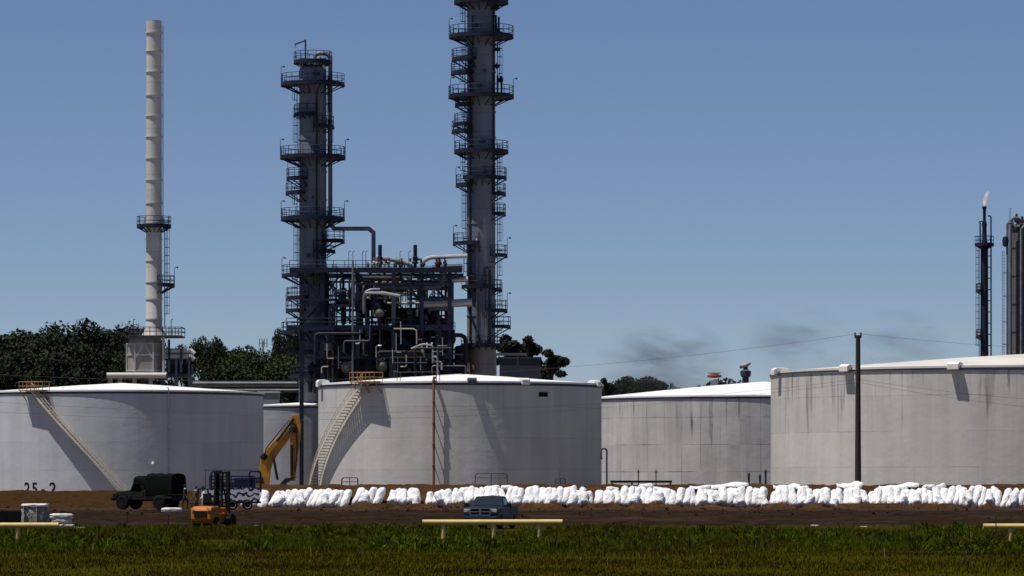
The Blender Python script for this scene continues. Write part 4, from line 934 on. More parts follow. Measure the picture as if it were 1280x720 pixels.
# ------------------------------------------------------------------ utility pole and wires
UP = thing('utility_pole', 'tall dark utility pole in front of the right tank', 'utility pole', (PX(1072.5, 400), 400, 0))
zp = PZ(419, 400); MB().tube((0, 0, 0), (0, 0, zp), 0.32, 0.22, n=16).build('pole', WOOD, UP)
k = MB(); k.bar((-0.35, 0, zp - 0.2), (0.35, 0, zp - 0.2), 0.12, 0.12)
for s in (-0.28, 0.28): k.lathe([(0.05, 0), (0.09, 0.1), (0.06, 0.2), (0.09, 0.3), (0.04, 0.42)], (s, 0, zp - 0.14), 8)
k.build('insulator', STEEL, UP)
WIRE = mat('wire', (0.02, 0.02, 0.022), 0.6)
for (za, xb, zb_, sag, yo, lab) in ((417, -330, 440, 3.6, 0, 'topmost thin wire running left from the pole head'), (474, -330, 470, 3.4, 0.25, 'upper of two low wires crossing the tanks to the left'), (478, -330, 486, 3.3, -0.25, 'lower of two low wires crossing the tanks to the left'),
                                   (417, 1900, 430, 1.5, 0, 'thin top wire running right from the pole head'), (474, 1900, 470, 2.6, 0.25, 'upper low wire crossing the right tank'), (478, 1900, 498, 2.6, -0.25, 'lower low wire crossing the right tank')):
    a, b = P(1072.5, za, 400), P(xb, zb_, 400); a.y += yo; b.y += yo
    pts = [a.lerp(b, i / 40) - Vector((0, 0, 4 * sag * (i / 40) * (1 - i / 40))) for i in range(41)]
    tag(MB().path(pts, 0.011, 4).build('power_line', WIRE), lab, 'wire', 'power lines on the utility pole')

# ------------------------------------------------------------------ small pipework by the tank feet
t = thing('drain_pipe', 'dark goose-neck drain pipe beside the centre tank right edge', 'pipe', (PX(757, 515), 515, 0)); h_ = PZ(561, 515)
MB().path([(-0.55, 0, h_ - 1.2), (-0.55, 0, h_ - 0.2), (-0.4, 0, h_), (0.0, 0, h_), (0.15, 0, h_ - 0.2), (0.15, 0, 0)], 0.11, 8).build('pipe', STEEL2, t)
MB().lathe([(0.2, -0.08), (0.2, 0.08)], (-0.55, 0, h_ - 1.2), 10).build('flange', STEEL2, t)
t = thing('feed_pipe', 'long black pipe lying at the foot of the mid tank', 'pipe', (PX(800, 430), 430, 0)); z = PZ(602, 430)
MB().tube((PX(763, 430) - t.location.x, 0, z), (PX(840, 430) - t.location.x, 0, z), 0.13, n=10).build('pipe', BLACK, t)
for px in (765, 790, 815, 838): MB().box((PX(px, 430) - t.location.x, 0, z / 2 - 0.07), (0.2, 0.2, z - 0.14)).build('support', STEEL, t)
for px, top, lab in ((798, 587, 'thin dark post left of two at the mid tank foot'), (820, 587, 'thin dark post right of two at the mid tank foot'), (936, 591, 'short valve post at the mid tank foot, leftmost of three'), (950, 593, 'short valve post at the mid tank foot, middle of three'), (957, 587, 'taller valve post beside the right tank edge')):
    Y = 450 if px < 900 else 425; t = thing('valve_post', lab, 'valve post', (PX(px, Y), Y, 0), 0, 'posts at the mid tank foot'); z = PZ(top, Y)
    MB().tube((0, 0, 0), (0, 0, z), 0.06 if px < 900 else 0.11, n=8).build('stem', STEEL2, t)
    MB().lathe([(0.1, -0.05), (0.26, 0), (0.1, 0.05)], (0, 0, z - 0.25), 12).build('handwheel', STEEL, t)
for (p0, p1, py, lab) in ((594, 634, 592, 'grey pipe handrail at the centre tank foot above the pickup'), (694, 707, 598, 'small grey handrail right of the pickup at the tank foot'), (427, 447, 597, 'small dark handrail at the foot of the curved stair')):
    Y = 495 if p0 > 500 else 500; t = thing('guard_rail', lab, 'handrail', (PX((p0 + p1) / 2, Y), Y, 0), 0, 'handrails at the tank feet'); z = PZ(py, Y); a = (p1 - p0) / 2 / F * Y
    k = MB()
    for dy in (0, 1.4):
        k.path([(-a - 0.1, dy, 0), (-a, dy, z - 0.25), (-a + 0.2, dy, z), (a - 0.15, dy, z), (a, dy, z - 0.2), (a, dy, 0)], 0.06, 6)
        k.tube((-a, dy, z - 0.5), (a, dy, z - 0.5), 0.05, n=6)
    k.build('top_rail', STEEL2, t)
    k = MB()
    for i in range(1, max(2, int(a))):
        x = -a + 2 * a * i / max(2, int(a)); k.tube((x, 0, 0), (x, 0, z), 0.05, n=6)
    k.build('post', STEEL2, t)

# ------------------------------------------------------------------ white sandbags along the levee
def bag_mesh(seed, w_=0.66, L=1.9, th=0.5):
    rg = random.Random(seed); nu, nv = 36, 40; vs, fs = [], []
    ph = [rg.uniform(0, 6.28) for _ in range(10)]
    for i in range(nu + 1):
        t = i / nu; e = max(0.0, 1 - abs(2 * t - 1) ** 5.5) ** 0.45
        if i in (0, nu): e = 0.04
        for j in range(nv):
            a = 2 * math.pi * j / nv; ca, sa = math.cos(a), math.sin(a)
            cr_ = 1 + 0.02 * math.sin(9 * t + 3 * a + ph[3]) + 0.025 * math.sin(17 * t - 5 * a + ph[4]) + 0.02 * math.sin(29 * t + 7 * a + ph[6]) + 0.06 * (0.5 - abs(math.sin(3.5 * a + 1.3 * math.sin(5 * t + ph[8]) + ph[9]))) + 0.035 * (0.5 - abs(math.sin(8 * t + 2.2 * math.sin(2 * a + ph[1]) + ph[8])))
            x = math.copysign(abs(ca) ** 0.85, ca) * w_ / 2 * (0.25 + 0.75 * e) * (1 + 0.07 * math.sin(4 * t + ph[0]) + 0.04 * math.sin(11 * t + ph[1])) * cr_
            y = -math.copysign(abs(sa) ** 0.92, sa) * th / 2 * e * (1.12 - 0.4 * t + 0.12 * math.sin(6 * t + ph[2])) * cr_
            z = t * L + 0.05 * math.sin(2 * a + ph[5]) * (t - 0.3) + 0.07 * ca * math.sin(ph[7])
            vs.append((x + 0.05 * math.sin(4 * t + ph[5]), y, z))
    for i in range(nu):
        for j in range(nv):
            a, b = i * nv + j, i * nv + (j + 1) % nv; fs.append((a, b, b + nv, a + nv))
    fs += [tuple(range(nv))[::-1], tuple(nu * nv + j for j in range(nv))]
    k = MB().add(vs, fs)
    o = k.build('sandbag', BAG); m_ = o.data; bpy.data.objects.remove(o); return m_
BAGS = [bag_mesh(i, 0.70 + 0.05 * (i % 3), 1.9, 0.84) for i in range(12)]
rb = random.Random(5)
SEG = [(312, 340, 1.0, 16, 11, 'block beside the patterned trailer'), (344, 440, 1.03, 20, 8.6, 'slanted stretch below the excavator'), (448, 482, 0.90, 20, 9, 'short slanted stretch right of the curved stair'),
       (491, 531, 0.88, 3, 8.6, 'short stretch left of the red pipe'), (538, 743, 0.90, 4, 8.8, 'long stretch behind the pickup'), (749, 844, 0.96, 4, 8.8, 'stretch below the black feed pipe'),
       (849, 962, 0.94, 3, 8.8, 'stretch before the mid tank'), (966, 1082, 0.94, 3, 8.8, 'stretch left of the pole'), (1088, 1184, 0.96, 5, 8.8, 'stretch just right of the pole'), (1188, 1420, 1.09, 13, 8.6, 'slanted stretch at the right edge')]
def put_bag(x, Y, z, tilt, roll, yaw, sc, label):
    o = bpy.data.objects.new('sandbag', rb.choice(BAGS)); COL.objects.link(o)
    o.location = (x, Y, z); o.rotation_mode = 'YXZ'; o.rotation_euler = (R(tilt), R(roll), R(yaw)); o.scale = sc
    tag(o, label, 'sandbag', 'white sandbags along the levee')
for (p0, p1, ls, lean, step, where) in SEG:
    step *= 0.86
    p = p0; k_ = 0; dip = rb.uniform(0, 6)
    while p < p1 - (5 if p1 < 1000 else 2):
        Y = 333.2; x = PX(p, Y); u = (p - p0) / (p1 - p0)
        hgt = 1.06 * ls * rb.uniform(0.93, 1.05) * (0.95 + 0.05 * math.sin(u * 9 + dip)) * (0.86 if (u < 0.06 or u > 0.95) and lean < 10 else 1)
        z0 = 0.12 + (0.10 if 440 < p < 745 else 0.0) + rb.uniform(-0.05, 0.07) + 0.06 * math.sin(u * 14 + dip) - (0.12 if ls > 0.99 else 0)
        put_bag(x - (0.3 if lean > 10 else 0), Y - rb.uniform(0, 0.14) - 1.3, z0, -rb.uniform(31, 39), lean + rb.uniform(-6, 6) * (0.45 if lean > 10 else 1), rb.uniform(-9, 9),
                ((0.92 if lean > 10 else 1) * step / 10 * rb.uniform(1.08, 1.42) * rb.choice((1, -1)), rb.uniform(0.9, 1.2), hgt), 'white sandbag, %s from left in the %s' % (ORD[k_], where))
        p += step * rb.uniform(0.86, 1.12); k_ += 1
# smaller slumped bags leaning on the front of the row
for i in range(34):
    p = 352 + i * 27.5 + rb.uniform(-8, 8); x = PX(p, 333.2)
    if any(abs(p - g_) < 9 for g_ in (444, 486, 534, 746, 846, 964, 1085)): continue
    put_bag(x, 331.55, 0.2 + rb.uniform(-0.05, 0.3), -rb.uniform(26, 34), rb.uniform(-24, 30), rb.uniform(-15, 15), (rb.uniform(0.75, 1.0), rb.uniform(0.7, 0.9), rb.uniform(0.45, 0.72)), 'smaller white sandbag slumped against the front of the row, %s from left of these' % ORD[i])
# bags laid along the crest over the upright ones
for i, (px, py, roll, ln) in enumerate(((436, 617, 62, 0.55), (583, 611, 80, 0.6), (617, 608, 86, 0.7), (634, 606.5, 95, 0.7), (668, 609, 82, 0.6), (715, 610, 75, 0.6), (765, 609, 92, 0.7), (806, 606.5, 84, 0.8), (822, 608, 96, 0.7), (880, 609, 80, 0.7), (1003, 609, 84, 0.7), (1066, 607, 88, 0.8), (1128, 610, 76, 0.6), (1160, 607, 84, 0.7), (1176, 608, 70, 0.6))):
    q = P(px, py, 333.6); put_bag(q.x - 0.5, q.y - 0.35, q.z - 0.2, -8, roll, rb.uniform(-12, 12), (0.62, 0.7, ln * 0.8), 'white sandbag lying flat on the levee crest, %s from left of the flat ones' % ORD[i])
def sheet(px0, px1, py, dy, label, Y=334.6):
    n = 16; vs, fs = [], []
    for i in range(n + 1):
        u = i / n; q = P(px0 + (px1 - px0) * u, py + dy * u + 1.2 * math.sin(6 * u), Y)
        for j, (oy, oz) in enumerate(((-0.9, -0.22), (-0.5, 0.02), (0.1, 0.08), (0.5, 0.0))):
            vs.append(q + Vector((0, oy + 0.1 * math.sin(9 * u + j), oz + 0.06 * math.sin(13 * u + 2 * j))))
    for i in range(n):
        for j in range(3): fs.append((4 * i + j, 4 * i + 4 + j, 4 * i + 5 + j, 4 * i + 1 + j))
    o = MB().add(vs, fs).build('plastic_sheet', BAG); md = o.modifiers.new('thick', 'SOLIDIFY'); md.thickness = 0.05
    tag(o, label, 'plastic sheet', 'plastic sheets on the bags')
sheet(862, 935, 609, -3.5, 'white plastic sheet folded over bags in front of mid tank')
sheet(1045, 1078, 606, -1, 'white plastic sheet over bags just left of the utility pole')
sheet(1098, 1148, 609, -3, 'white plastic sheet over bags right of the utility pole')
sheet(966, 1000, 608, 0, 'white plastic sheet over bags at left edge of right tank')

# ------------------------------------------------------------------ vehicles
def wheel(t, x, y, z, r_, wd, rimm=RIMM, side=None, rr=0.58):
    s = side or (1 if y > 0 else -1)
    k = MB(); h = wd / 2
    k.lathe([(r_ * 0.55, -h), (r_ * 0.86, -h), (r_ * 0.97, -h * 0.75), (r_, -h * 0.4), (r_, h * 0.4), (r_ * 0.97, h * 0.75), (r_ * 0.86, h), (r_ * 0.55, h)], (x, y, z), 24, 'Y')
    wh = k.build('wheel', BLACK, t)
    k = MB(); k.lathe([(0, s * h * 0.55), (r_ * 0.2, s * h * 0.6), (r_ * 0.3, s * h * 0.3), (r_ * rr * 0.85, s * h * 0.5), (r_ * rr, s * (h + 0.015)), (r_ * rr * 1.02, s * h * 0.6)], (x, y, z), 24, 'Y'); k.build('rim', rimm, wh)
    return wh
def gz(x, y): return float(ground_z(np.array([x]), np.array([y]))[0])

# army truck
Ya = 303.0; xa = PX(185, Ya)
AT = thing('army_truck', 'dark army utility truck with black canvas cargo cover facing left', 'army truck', (xa, Ya, gz(xa, Ya) + 0.02), R(180 - 24))
for x in (1.55, -1.5):
    for y in (0.95, -0.95): wheel(AT, x, y, 0.52, 0.52, 0.36, ARMY)
k = MB(); k.box((-0.1, 0, 0.72), (4.5, 1.0, 0.22)); k.build('chassis', BLACK, AT, smooth=False)
k = MB()
k.prism([(2.35, 0.85), (2.4, 1.05), (2.3, 1.28), (0.95, 1.42), (0.95, 0.85)], -0.72, 0.72); k.build('hood', ARMY, AT, smooth=False, bevel=0.05)
for s in (-1, 1):
    k = MB(); y0, y1 = (0.725, 1.1) if s > 0 else (-1.1, -0.725)
    k.prism([(2.35, 0.9), (2.3, 1.12), (1.95, 1.22), (1.1, 1.22), (0.85, 0.95), (0.85, 0.75), (0.98, 0.75), (1.15, 1.02), (1.9, 1.05), (2.15, 0.85)], y0, y1); k.build('fender', ARMY, AT, smooth=False)
    k = MB(); k.lathe([(0.0, 0.06), (0.11, 0.05), (0.12, -0.02)], (2.38, s * 0.55, 1.0), 12, 'X'); k.build('headlight', CHROME, AT)
k = MB()
for i in range(7): k.box((2.405, -0.36 + i * 0.12, 1.02), (0.03, 0.05, 0.3))
k.build('grille', BLACK, AT, smooth=False)
k = MB(); k.box((2.5, 0, 0.75), (0.12, 1.9, 0.18)); k.build('bumper', ARMY, AT, smooth=False)
k = MB(); k.box((0.15, 0, 0.98), (1.7, 2.0, 0.55)); k.box((-0.2, 0, 0.78), (1.9, 2.1, 0.14)); k.build('cab', ARMY, AT, smooth=False, bevel=0.04)
k = MB()
for y in (-0.95, 0, 0.95): k.bar((0.9, y, 1.35), (0.62, y, 2.0), 0.08, 0.08)
k.bar((0.62, -0.95, 2.0), (0.62, 0.95, 2.0), 0.08, 0.08); k.bar((0.9, -0.95, 1.38), (0.9, 0.95, 1.38), 0.08, 0.08); k.build('windshield_frame', ARMY, AT, smooth=False)
k = MB(); k.prism([(0.90, 1.40), (0.63, 1.97), (0.625, 1.97), (0.895, 1.40)], -0.9, 0.9); k.build('windshield', GLASS, AT, smooth=False)
k = MB()
for y in (-0.98, 0.98): k.bar((-0.2, y, 1.25), (-0.2, y, 2.0), 0.07, 0.07); k.bar((0.7, y, 1.27), (-0.2, y, 1.27), 0.06, 0.07)
k.build('door_frame', ARMY, AT, smooth=False)
for s in (-1, 1): k = MB(); k.box((0.3, s * 1.03, 0.98), (0.9, 0.05, 0.5)); k.build('door', ARMY, AT, smooth=False)
def canvas(x0, x1, z0, zt, hwid, name):
    k = MB(); n = 10; vs, fs = [], []; ribs = 9
    for i in range(ribs):
        u = i / (ribs - 1); dz = -0.05 * (1 - abs(math.cos(math.pi * u * 3)))
        sec = [(-hwid, z0), (-hwid * 0.99, zt - 0.45), (-hwid * 0.9, zt - 0.18), (-hwid * 0.6, zt - 0.04), (0, zt + 0.03), (hwid * 0.6, zt - 0.04), (hwid * 0.9, zt - 0.18), (hwid * 0.99, zt - 0.45), (hwid, z0)]
        for j, (y, z) in enumerate(sec): vs.append((x0 + (x1 - x0) * u, y * (1 + 0.02 * math.sin(7 * u + j)), z + (dz if 0 < j < 8 else 0)))
    for i in range(ribs - 1):
        for j in range(8): fs.append((9 * i + j, 9 * i + j + 1, 9 * i + 10 + j, 9 * i + 9 + j))
    fs += [tuple(range(9)), tuple(range(9 * (ribs - 1), 9 * ribs))[::-1]]
    fs += [(9 * i, 9 * i + 9, 9 * i + 17, 9 * i + 8) for i in range(ribs - 1)]
    return k.add(vs, fs).build(name, CANVAS, AT)
canvas(-2.55, -0.35, 1.12, 2.62, 1.08, 'cargo_cover'); canvas(-0.34, 0.66, 1.85, 2.45, 1.02, 'cab_cover')
k = MB(); k.box((-1.45, 0, 0.96), (2.2, 2.1, 0.28)); k.build('cargo_bed', ARMY, AT, smooth=False)
k = MB(); k.box((-2.6, 0, 0.75), (0.1, 2.0, 0.18)); k.build('rear_bumper', ARMY, AT, smooth=False)

# blue utility trailer with patterned side
Yb = 308.0; xb = PX(289, Yb)
def pattern_mat():
    m, nt, b = base('zigzag_panel', 0.5); tc = nt.nodes.new('ShaderNodeTexCoord').outputs['Object']
    sp = nt.nodes.new('ShaderNodeSeparateXYZ'); nt.links.new(tc, sp.inputs[0])
    zig = math_(nt, 'PINGPONG', sp.outputs[0], 0.28)
    n = math_(nt, 'MULTIPLY', noise(nt, tc, 1.2, 3, 0.6), 0.9)
    v = math_(nt, 'FRACT', math_(nt, 'MULTIPLY', math_(nt, 'ADD', math_(nt, 'ADD', sp.outputs[2], math_(nt, 'MULTIPLY', zig, 0.5)), n), 2.3))
    c = mixc(nt, math_(nt, 'GREATER_THAN', v, 0.60), (0.72, 0.73, 0.75), (0.012, 0.018, 0.05))
    nt.links.new(c, b.inputs['Base Color']); return m
BT = thing('utility_trailer', 'dark blue railed trailer with a white zigzag-patterned side behind forklift', 'trailer', (xb, Yb, gz(xb, Yb) + 0.02), R(4))
k = MB(); k.box((0, 0, 0.55), (4.4, 1.7, 0.14)); k.build('chassis', NAVY, BT, smooth=False)
for s in (-1, 1):
    k = MB(); k.box((-0.05, s * 0.95, 1.12), (4.3, 0.06, 1.0)); k.build('side_panel', pattern_mat() if s < 0 else NAVY, BT, smooth=False)
    for x in (0.1, 1.2): wheel(BT, x, s * 1.02 , 0.38, 0.38, 0.24, WHITE, rr=0.62)
k = MB(); k.box((0, 0, 0.95), (4.2, 1.8, 0.7)); k.build('body', NAVY, BT, smooth=False)
for s in (-1, 1):
    k = MB()
    for z in (1.72, 1.98, 2.24, 2.48): k.bar((-1.6, s * 0.9, z), (1.7, s * 0.9, z), 0.06, 0.09)
    for x in (-1.6, -0.8, 0, 0.8, 1.7): k.bar((x, s * 0.9, 1.3), (x, s * 0.9, 2.5), 0.07, 0.07)
    k.build('rack_rail', NAVY, BT, smooth=False)
for x in (-1.05, 1.75):
    k = MB(); k.path([(x - 0.42, -0.7, 1.3), (x - 0.42, -0.7, 2.7), (x - 0.3, -0.7, 2.85), (x + 0.3, -0.7, 2.85), (x + 0.42, -0.7, 2.7), (x + 0.42, -0.7, 1.3)], 0.08, 8); k.build('roll_hoop', NAVY, BT)
k = MB(); k.box((1.0, 0, 1.85), (1.6, 1.4, 1.1)); k.build('engine_box', NAVY, BT, smooth=False, bevel=0.08)
k = MB(); k.path([(-2.2, 0, 0.55), (-2.9, 0, 0.5), (-3.1, 0, 0.5)], 0.07, 6); k.tube((-2.9, 0, -0.0), (-2.9, 0, 0.6), 0.05, n=6); k.build('drawbar', NAVY, BT)
k = MB(); k.path([(-1.9, 0.6, 1.3), (-1.9, 0.6, 2.95), (1.6, 0.6, 2.95)], 0.03, 5); k.build('lighting_mast', STEEL2, BT)

# orange forklift
Yf = 222.0; xf = PX(266, Yf)
FK = thing('forklift', 'orange forklift with black mast seen from behind at the grass edge', 'forklift', (xf, Yf, -0.49), R(90 - 24))
k = MB(); k.prism([(-1.25, 0.32), (-1.38, 0.5), (-1.38, 1.0), (-1.2, 1.22), (-0.35, 1.25), (-0.3, 0.32)], -0.6, 0.6); k.build('counterweight', ORANGE, FK, smooth=False, bevel=0.08)
k = MB(); k.box((-1.39, 0, 0.82), (0.06, 0.75, 0.34)); k.build('radiator_grille', BLACK, FK, smooth=False)
k = MB(); k.box((0.3, 0, 0.62), (1.3, 1.0, 0.5)); k.box((0.55, 0, 0.98), (0.3, 1.0, 0.35)); k.build('chassis', ORANGE, FK, smooth=False, bevel=0.04)
for s in (-1, 1): k = MB(); k.lathe([(0, 0.03), (0.08, 0.02), (0.09, -0.03)], (-1.4, s * 0.45, 1.08), 10, 'X'); k.build('tail_light', mat('tail_lens', (0.5, 0.35, 0.2), 0.3), FK)
for x, r_, wd, yy in ((0.75, 0.42, 0.32, 0.68), (-0.75, 0.33, 0.24, 0.58)):
    for s in (-1, 1): wheel(FK, x, s * yy, r_, r_, wd, ORANGE)
k = MB()
for s in (-1, 1):
    k.bar((-0.85, s * 0.5, 1.2), (-0.7, s * 0.5, 2.15), 0.07, 0.07); k.bar((0.7, s * 0.5, 1.0), (0.35, s * 0.5, 2.15), 0.07, 0.07); k.bar((-0.72, s * 0.5, 2.15), (0.37, s * 0.5, 2.15), 0.07, 0.07)
for i in range(6): k.bar((-0.7 + 0.2 * i, -0.5, 2.15), (-0.7 + 0.2 * i, 0.5, 2.15), 0.05, 0.04)
k.build('overhead_guard', BLACK, FK, smooth=False)
k = MB()
for y in (-0.38, 0.38): k.box((1.05, y, 1.6), (0.18, 0.13, 3.0)); k.box((1.14, y * 0.72, 1.65), (0.14, 0.10, 2.8))
for z in (0.4, 1.2, 2.1, 3.02): k.box((1.05, 0, z), (0.12, 0.75, 0.12))
k.box((1.0, 0, 1.7), (0.1, 0.12, 2.4)); k.build('mast', BLACK, FK, smooth=False)
k = MB(); k.box((1.28, 0, 0.5), (0.08, 1.0, 0.5)); k.build('fork_carriage', BLACK, FK, smooth=False)
for y in (-0.3, 0.3): k = MB(); k.box((1.9, y, 0.12), (1.15, 0.12, 0.05)); k.box((1.35, y, 0.4), (0.06, 0.12, 0.6)); k.build('fork', BLACK, FK, smooth=False)
k = MB(); k.box((-0.35, 0, 1.36), (0.5, 0.5, 0.14)); k.box((-0.6, 0, 1.65), (0.12, 0.5, 0.5)); k.build('seat', BLACK, FK, bevel=0.04)
k = MB(); k.path([(0.45, 0, 1.1), (0.25, 0, 1.5)], 0.03, 6); k.lathe([(0.17, -0.02), (0.19, 0), (0.17, 0.02)], (0.22, 0, 1.53), 14); k.build('steering_wheel', BLACK, FK)

# pickup
Yp = 226.0; xp_ = PX(613, Yp)
PK = thing('pickup_truck', 'slate blue pickup facing the camera behind the long yellow barrier', 'pickup', (xp_, Yp, -0.49), R(-90 - 11))
def loft(secs, name, m, parent, smooth=True):
    k = MB(); n = len(secs[0][1]); vs, fs = [], []
    for x, sec in secs: vs += [(x, y, z) for y, z in sec]
    for i in range(len(secs) - 1):
        for j in range(n): fs.append((n * i + j, n * i + (j + 1) % n, n * i + n + (j + 1) % n, n * i + n + j))
    fs += [tuple(range(n))[::-1], tuple(n * (len(secs) - 1) + j for j in range(n))]
    return k.add(vs, fs).build(name, m, parent, smooth)
def sec(hw, z0, z1, crown=0.05, tuck=0.06):
    return [(-hw + tuck, z0), (-hw, z0 + 0.15), (-hw, (z0 + z1) / 2), (-hw + 0.03, z1 - 0.1), (-hw + 0.16, z1), (0, z1 + crown), (hw - 0.16, z1), (hw - 0.03, z1 - 0.1), (hw, (z0 + z1) / 2), (hw, z0 + 0.15), (hw - tuck, z0)]
loft([(2.78, sec(0.80, 0.5, 1.02)), (2.72, sec(0.93, 0.42, 1.08)), (2.3, sec(0.99, 0.36, 1.17)), (1.25, sec(1.0, 0.36, 1.22)), (0.9, sec(1.0, 0.34, 1.22)), (-0.75, sec(1.0, 0.34, 1.2, 0.0))], 'body', TRUCKBLUE, PK)
k = MB()
for s in (-1, 1): k.box((-1.75, s * 0.96, 0.85), (2.0, 0.08, 0.72))
k.box((-1.75, 0, 0.6), (2.0, 1.84, 0.1)); k.box((-2.72, 0, 0.85), (0.08, 1.9, 0.7)); k.build('cargo_bed', TRUCKBLUE, PK, smooth=False, bevel=0.03)
loft([(1.05, [(-0.88, 1.2), (-0.86, 1.22), (0, 1.26), (0.86, 1.22), (0.88, 1.2)]), (0.3, [(-0.88, 1.2), (-0.72, 1.74), (0, 1.79), (0.72, 1.74), (0.88, 1.2)]), (-0.45, [(-0.88, 1.2), (-0.71, 1.75), (0, 1.80), (0.71, 1.75), (0.88, 1.2)]), (-0.78, [(-0.88, 1.2), (-0.72, 1.68), (0, 1.72), (0.72, 1.68), (0.88, 1.2)])], 'cab', TRUCKBLUE, PK)
k = MB(); k.add([(1.06, -0.76, 1.255), (1.06, 0.76, 1.255), (0.38, 0.64, 1.73), (0.38, 0, 1.77), (0.38, -0.64, 1.73), (1.06, 0, 1.285)], [(0, 5, 3, 4), (5, 1, 2, 3)]); o = k.build('windshield', GLASS, PK)
for s in (-1, 1):
    k = MB(); k.add([(0.72, s * 0.875, 1.30), (0.25, s * 0.76, 1.68), (-0.65, s * 0.76, 1.66), (-0.7, s * 0.885, 1.28)], [(0, 1, 2, 3)]); k.build('side_window', GLASS, PK)
    mi = MB(); mi.box((0.78, s * 1.17, 1.28), (0.12, 0.24, 0.24)); mi.bar((0.75, s * 0.95, 1.2), (0.75, s * 1.1, 1.22), 0.06, 0.06); mi.build('mirror', BLACK, PK, smooth=False, bevel=0.03)
    k = MB(); k.box((2.70, s * 0.73, 0.98), (0.16, 0.34, 0.2)); k.build('headlight', mat('headlight_lens', (0.5, 0.5, 0.5), 0.15, 0.3), PK, smooth=False, bevel=0.03)
    for x in (1.85, -1.65): wheel(PK, x, s * 0.88, 0.40, 0.40, 0.27)
gr = MB(); gr.box((2.77, 0, 0.93), (0.06, 1.04, 0.34)); gr = gr.build('grille', BLACK, PK, smooth=False)
k = MB()
for z in (0.755, 1.105): k.box((2.82, 0, z), (0.05, 1.12, 0.045))
for y in (-0.55, 0.55): k.box((2.82, y, 0.93), (0.05, 0.045, 0.31))
k.box((2.825, 0, 0.93), (0.05, 0.07, 0.30)); k.box((2.83, 0, 0.93), (0.05, 1.05, 0.055)); k.build('grille_frame', RIMM, gr, smooth=False)
k = MB(); k.box((2.80, 0, 0.56), (0.22, 1.92, 0.24)); k.build('bumper', TRUCKBLUE, PK, smooth=False, bevel=0.05)

# excavator
Yx = 372.0
EX = thing('excavator', 'yellow excavator with raised folded arm behind the white bags', 'excavator', (PX(316, Yx), Yx, 0))
off = EX.location
def boxarm(name, pts, ths, wid, m, Y=Yx - 0.6):
    k = MB(off); L, U = [], []
    P3 = [P(px, py, Y) for px, py in pts]
    for i, p in enumerate(P3):
        d = (P3[min(i + 1, len(P3) - 1)] - P3[max(i - 1, 0)]).normalized(); nrm = Vector((-d.z, 0, d.x)); h = ths[i] / 2
        L.append(p - nrm * h); U.append(p + nrm * h)
    poly = L + U[::-1]; n = len(poly); w_ = wid / 2
    vs = [p + Vector((0, -w_, 0)) for p in poly] + [p + Vector((0, w_, 0)) for p in poly]; m_ = len(L); fs = []
    for s in (0, n):
        for i in range(m_ - 1): fs.append((s + i, s + i + 1, s + n - 2 - i, s + n - 1 - i))
    fs += [(i, (i + 1) % n, n + (i + 1) % n, n + i) for i in range(n)]
    return k.add(vs, fs).build(name, m, EX, smooth=False, bevel=0.04)
boxarm('boom', [(331, 608), (331.5, 587), (334, 574.5), (341, 564), (353, 549.5), (366, 535)], [0.75, 1.0, 1.12, 1.05, 0.9, 0.55], 0.55, YELL)
boxarm('stick', [(368.6, 518.5), (369.4, 530), (369, 548), (367.5, 575), (365.5, 601)], [0.6, 0.95, 0.9, 0.65, 0.45], 0.5, YELL, Yx - 0.75)
boxarm('boom_plate', [(328, 574), (330, 571), (333, 568)], [0.5, 0.6, 0.4], 0.7, DARKP, Yx - 0.6)
for (a, b, r_, nm, m_) in (((346, 552), (367, 523), 0.11, 'stick_cylinder', DARKP), ((364.5, 594), (364.5, 556), 0.13, 'bucket_cylinder', DARKP), ((347, 600), (342, 573), 0.12, 'boom_cylinder', DARKP), ((366.5, 541), (366.5, 534), 0.42, 'arm_pin', DARKP)):
    MB(off).tube(P(*a, Yx - 1.05), P(*b, Yx - 1.05), r_, n=10).build(nm, m_, EX)
MB(off).path([P(329, 573, Yx - 1), P(333, 560, Yx - 1), P(349, 540, Yx - 1), P(361, 526, Yx - 1), P(370, 532, Yx - 1), P(371.5, 556, Yx - 1.1), P(369, 590, Yx - 1.1)], 0.05, 6).build('hydraulic_hose', BLACK, EX)
k = MB(off); bx0 = P(364, 604, Yx - 0.75)
vs = []; prof = [(0.5, 0.55), (-0.5, 0.45), (-1.0, -0.1), (-0.8, -0.75), (-0.1, -1.0), (0.55, -0.8), (0.35, -0.6), (-0.2, -0.7), (-0.5, -0.45), (-0.45, 0.0)]
for y in (-0.7, 0.7): vs += [bx0 + Vector((x, y, z)) for x, z in prof]
n = len(prof); k.add(vs, [tuple(range(n)), tuple(range(2 * n - 1, n - 1, -1))] + [(i, (i + 1) % n, n + (i + 1) % n, n + i) for i in range(n)]).build('bucket', DARKP, EX, smooth=False)
k = MB(); k.box((-0.9, 0.2, 1.7), (3.4, 2.7, 1.1)); k.build('engine_house', DARKP, EX, smooth=False, bevel=0.1)
cb = MB(); cb.box((0.2, -0.9, 1.9), (1.5, 1.0, 1.5)); cb = cb.build('cab', DARKP, EX, smooth=False, bevel=0.08)
k = MB(); k.box((0.25, -1.41, 2.1), (1.1, 0.02, 0.8)); k.build('cab_window', GLASS, cb, smooth=False)
for y in (-1.3, 1.3):
    k = MB(); k.prism([(-2.2, 0.45), (-1.9, 0.9), (1.9, 0.9), (2.2, 0.45), (1.9, 0.03), (-1.9, 0.03)], y - 0.3, y + 0.3); k.build('track', BLACK, EX, smooth=False)
k = MB(); k.lathe([(0.9, 0.5), (0.9, 1.15)], n=16); k.build('turntable', DARKP, EX)

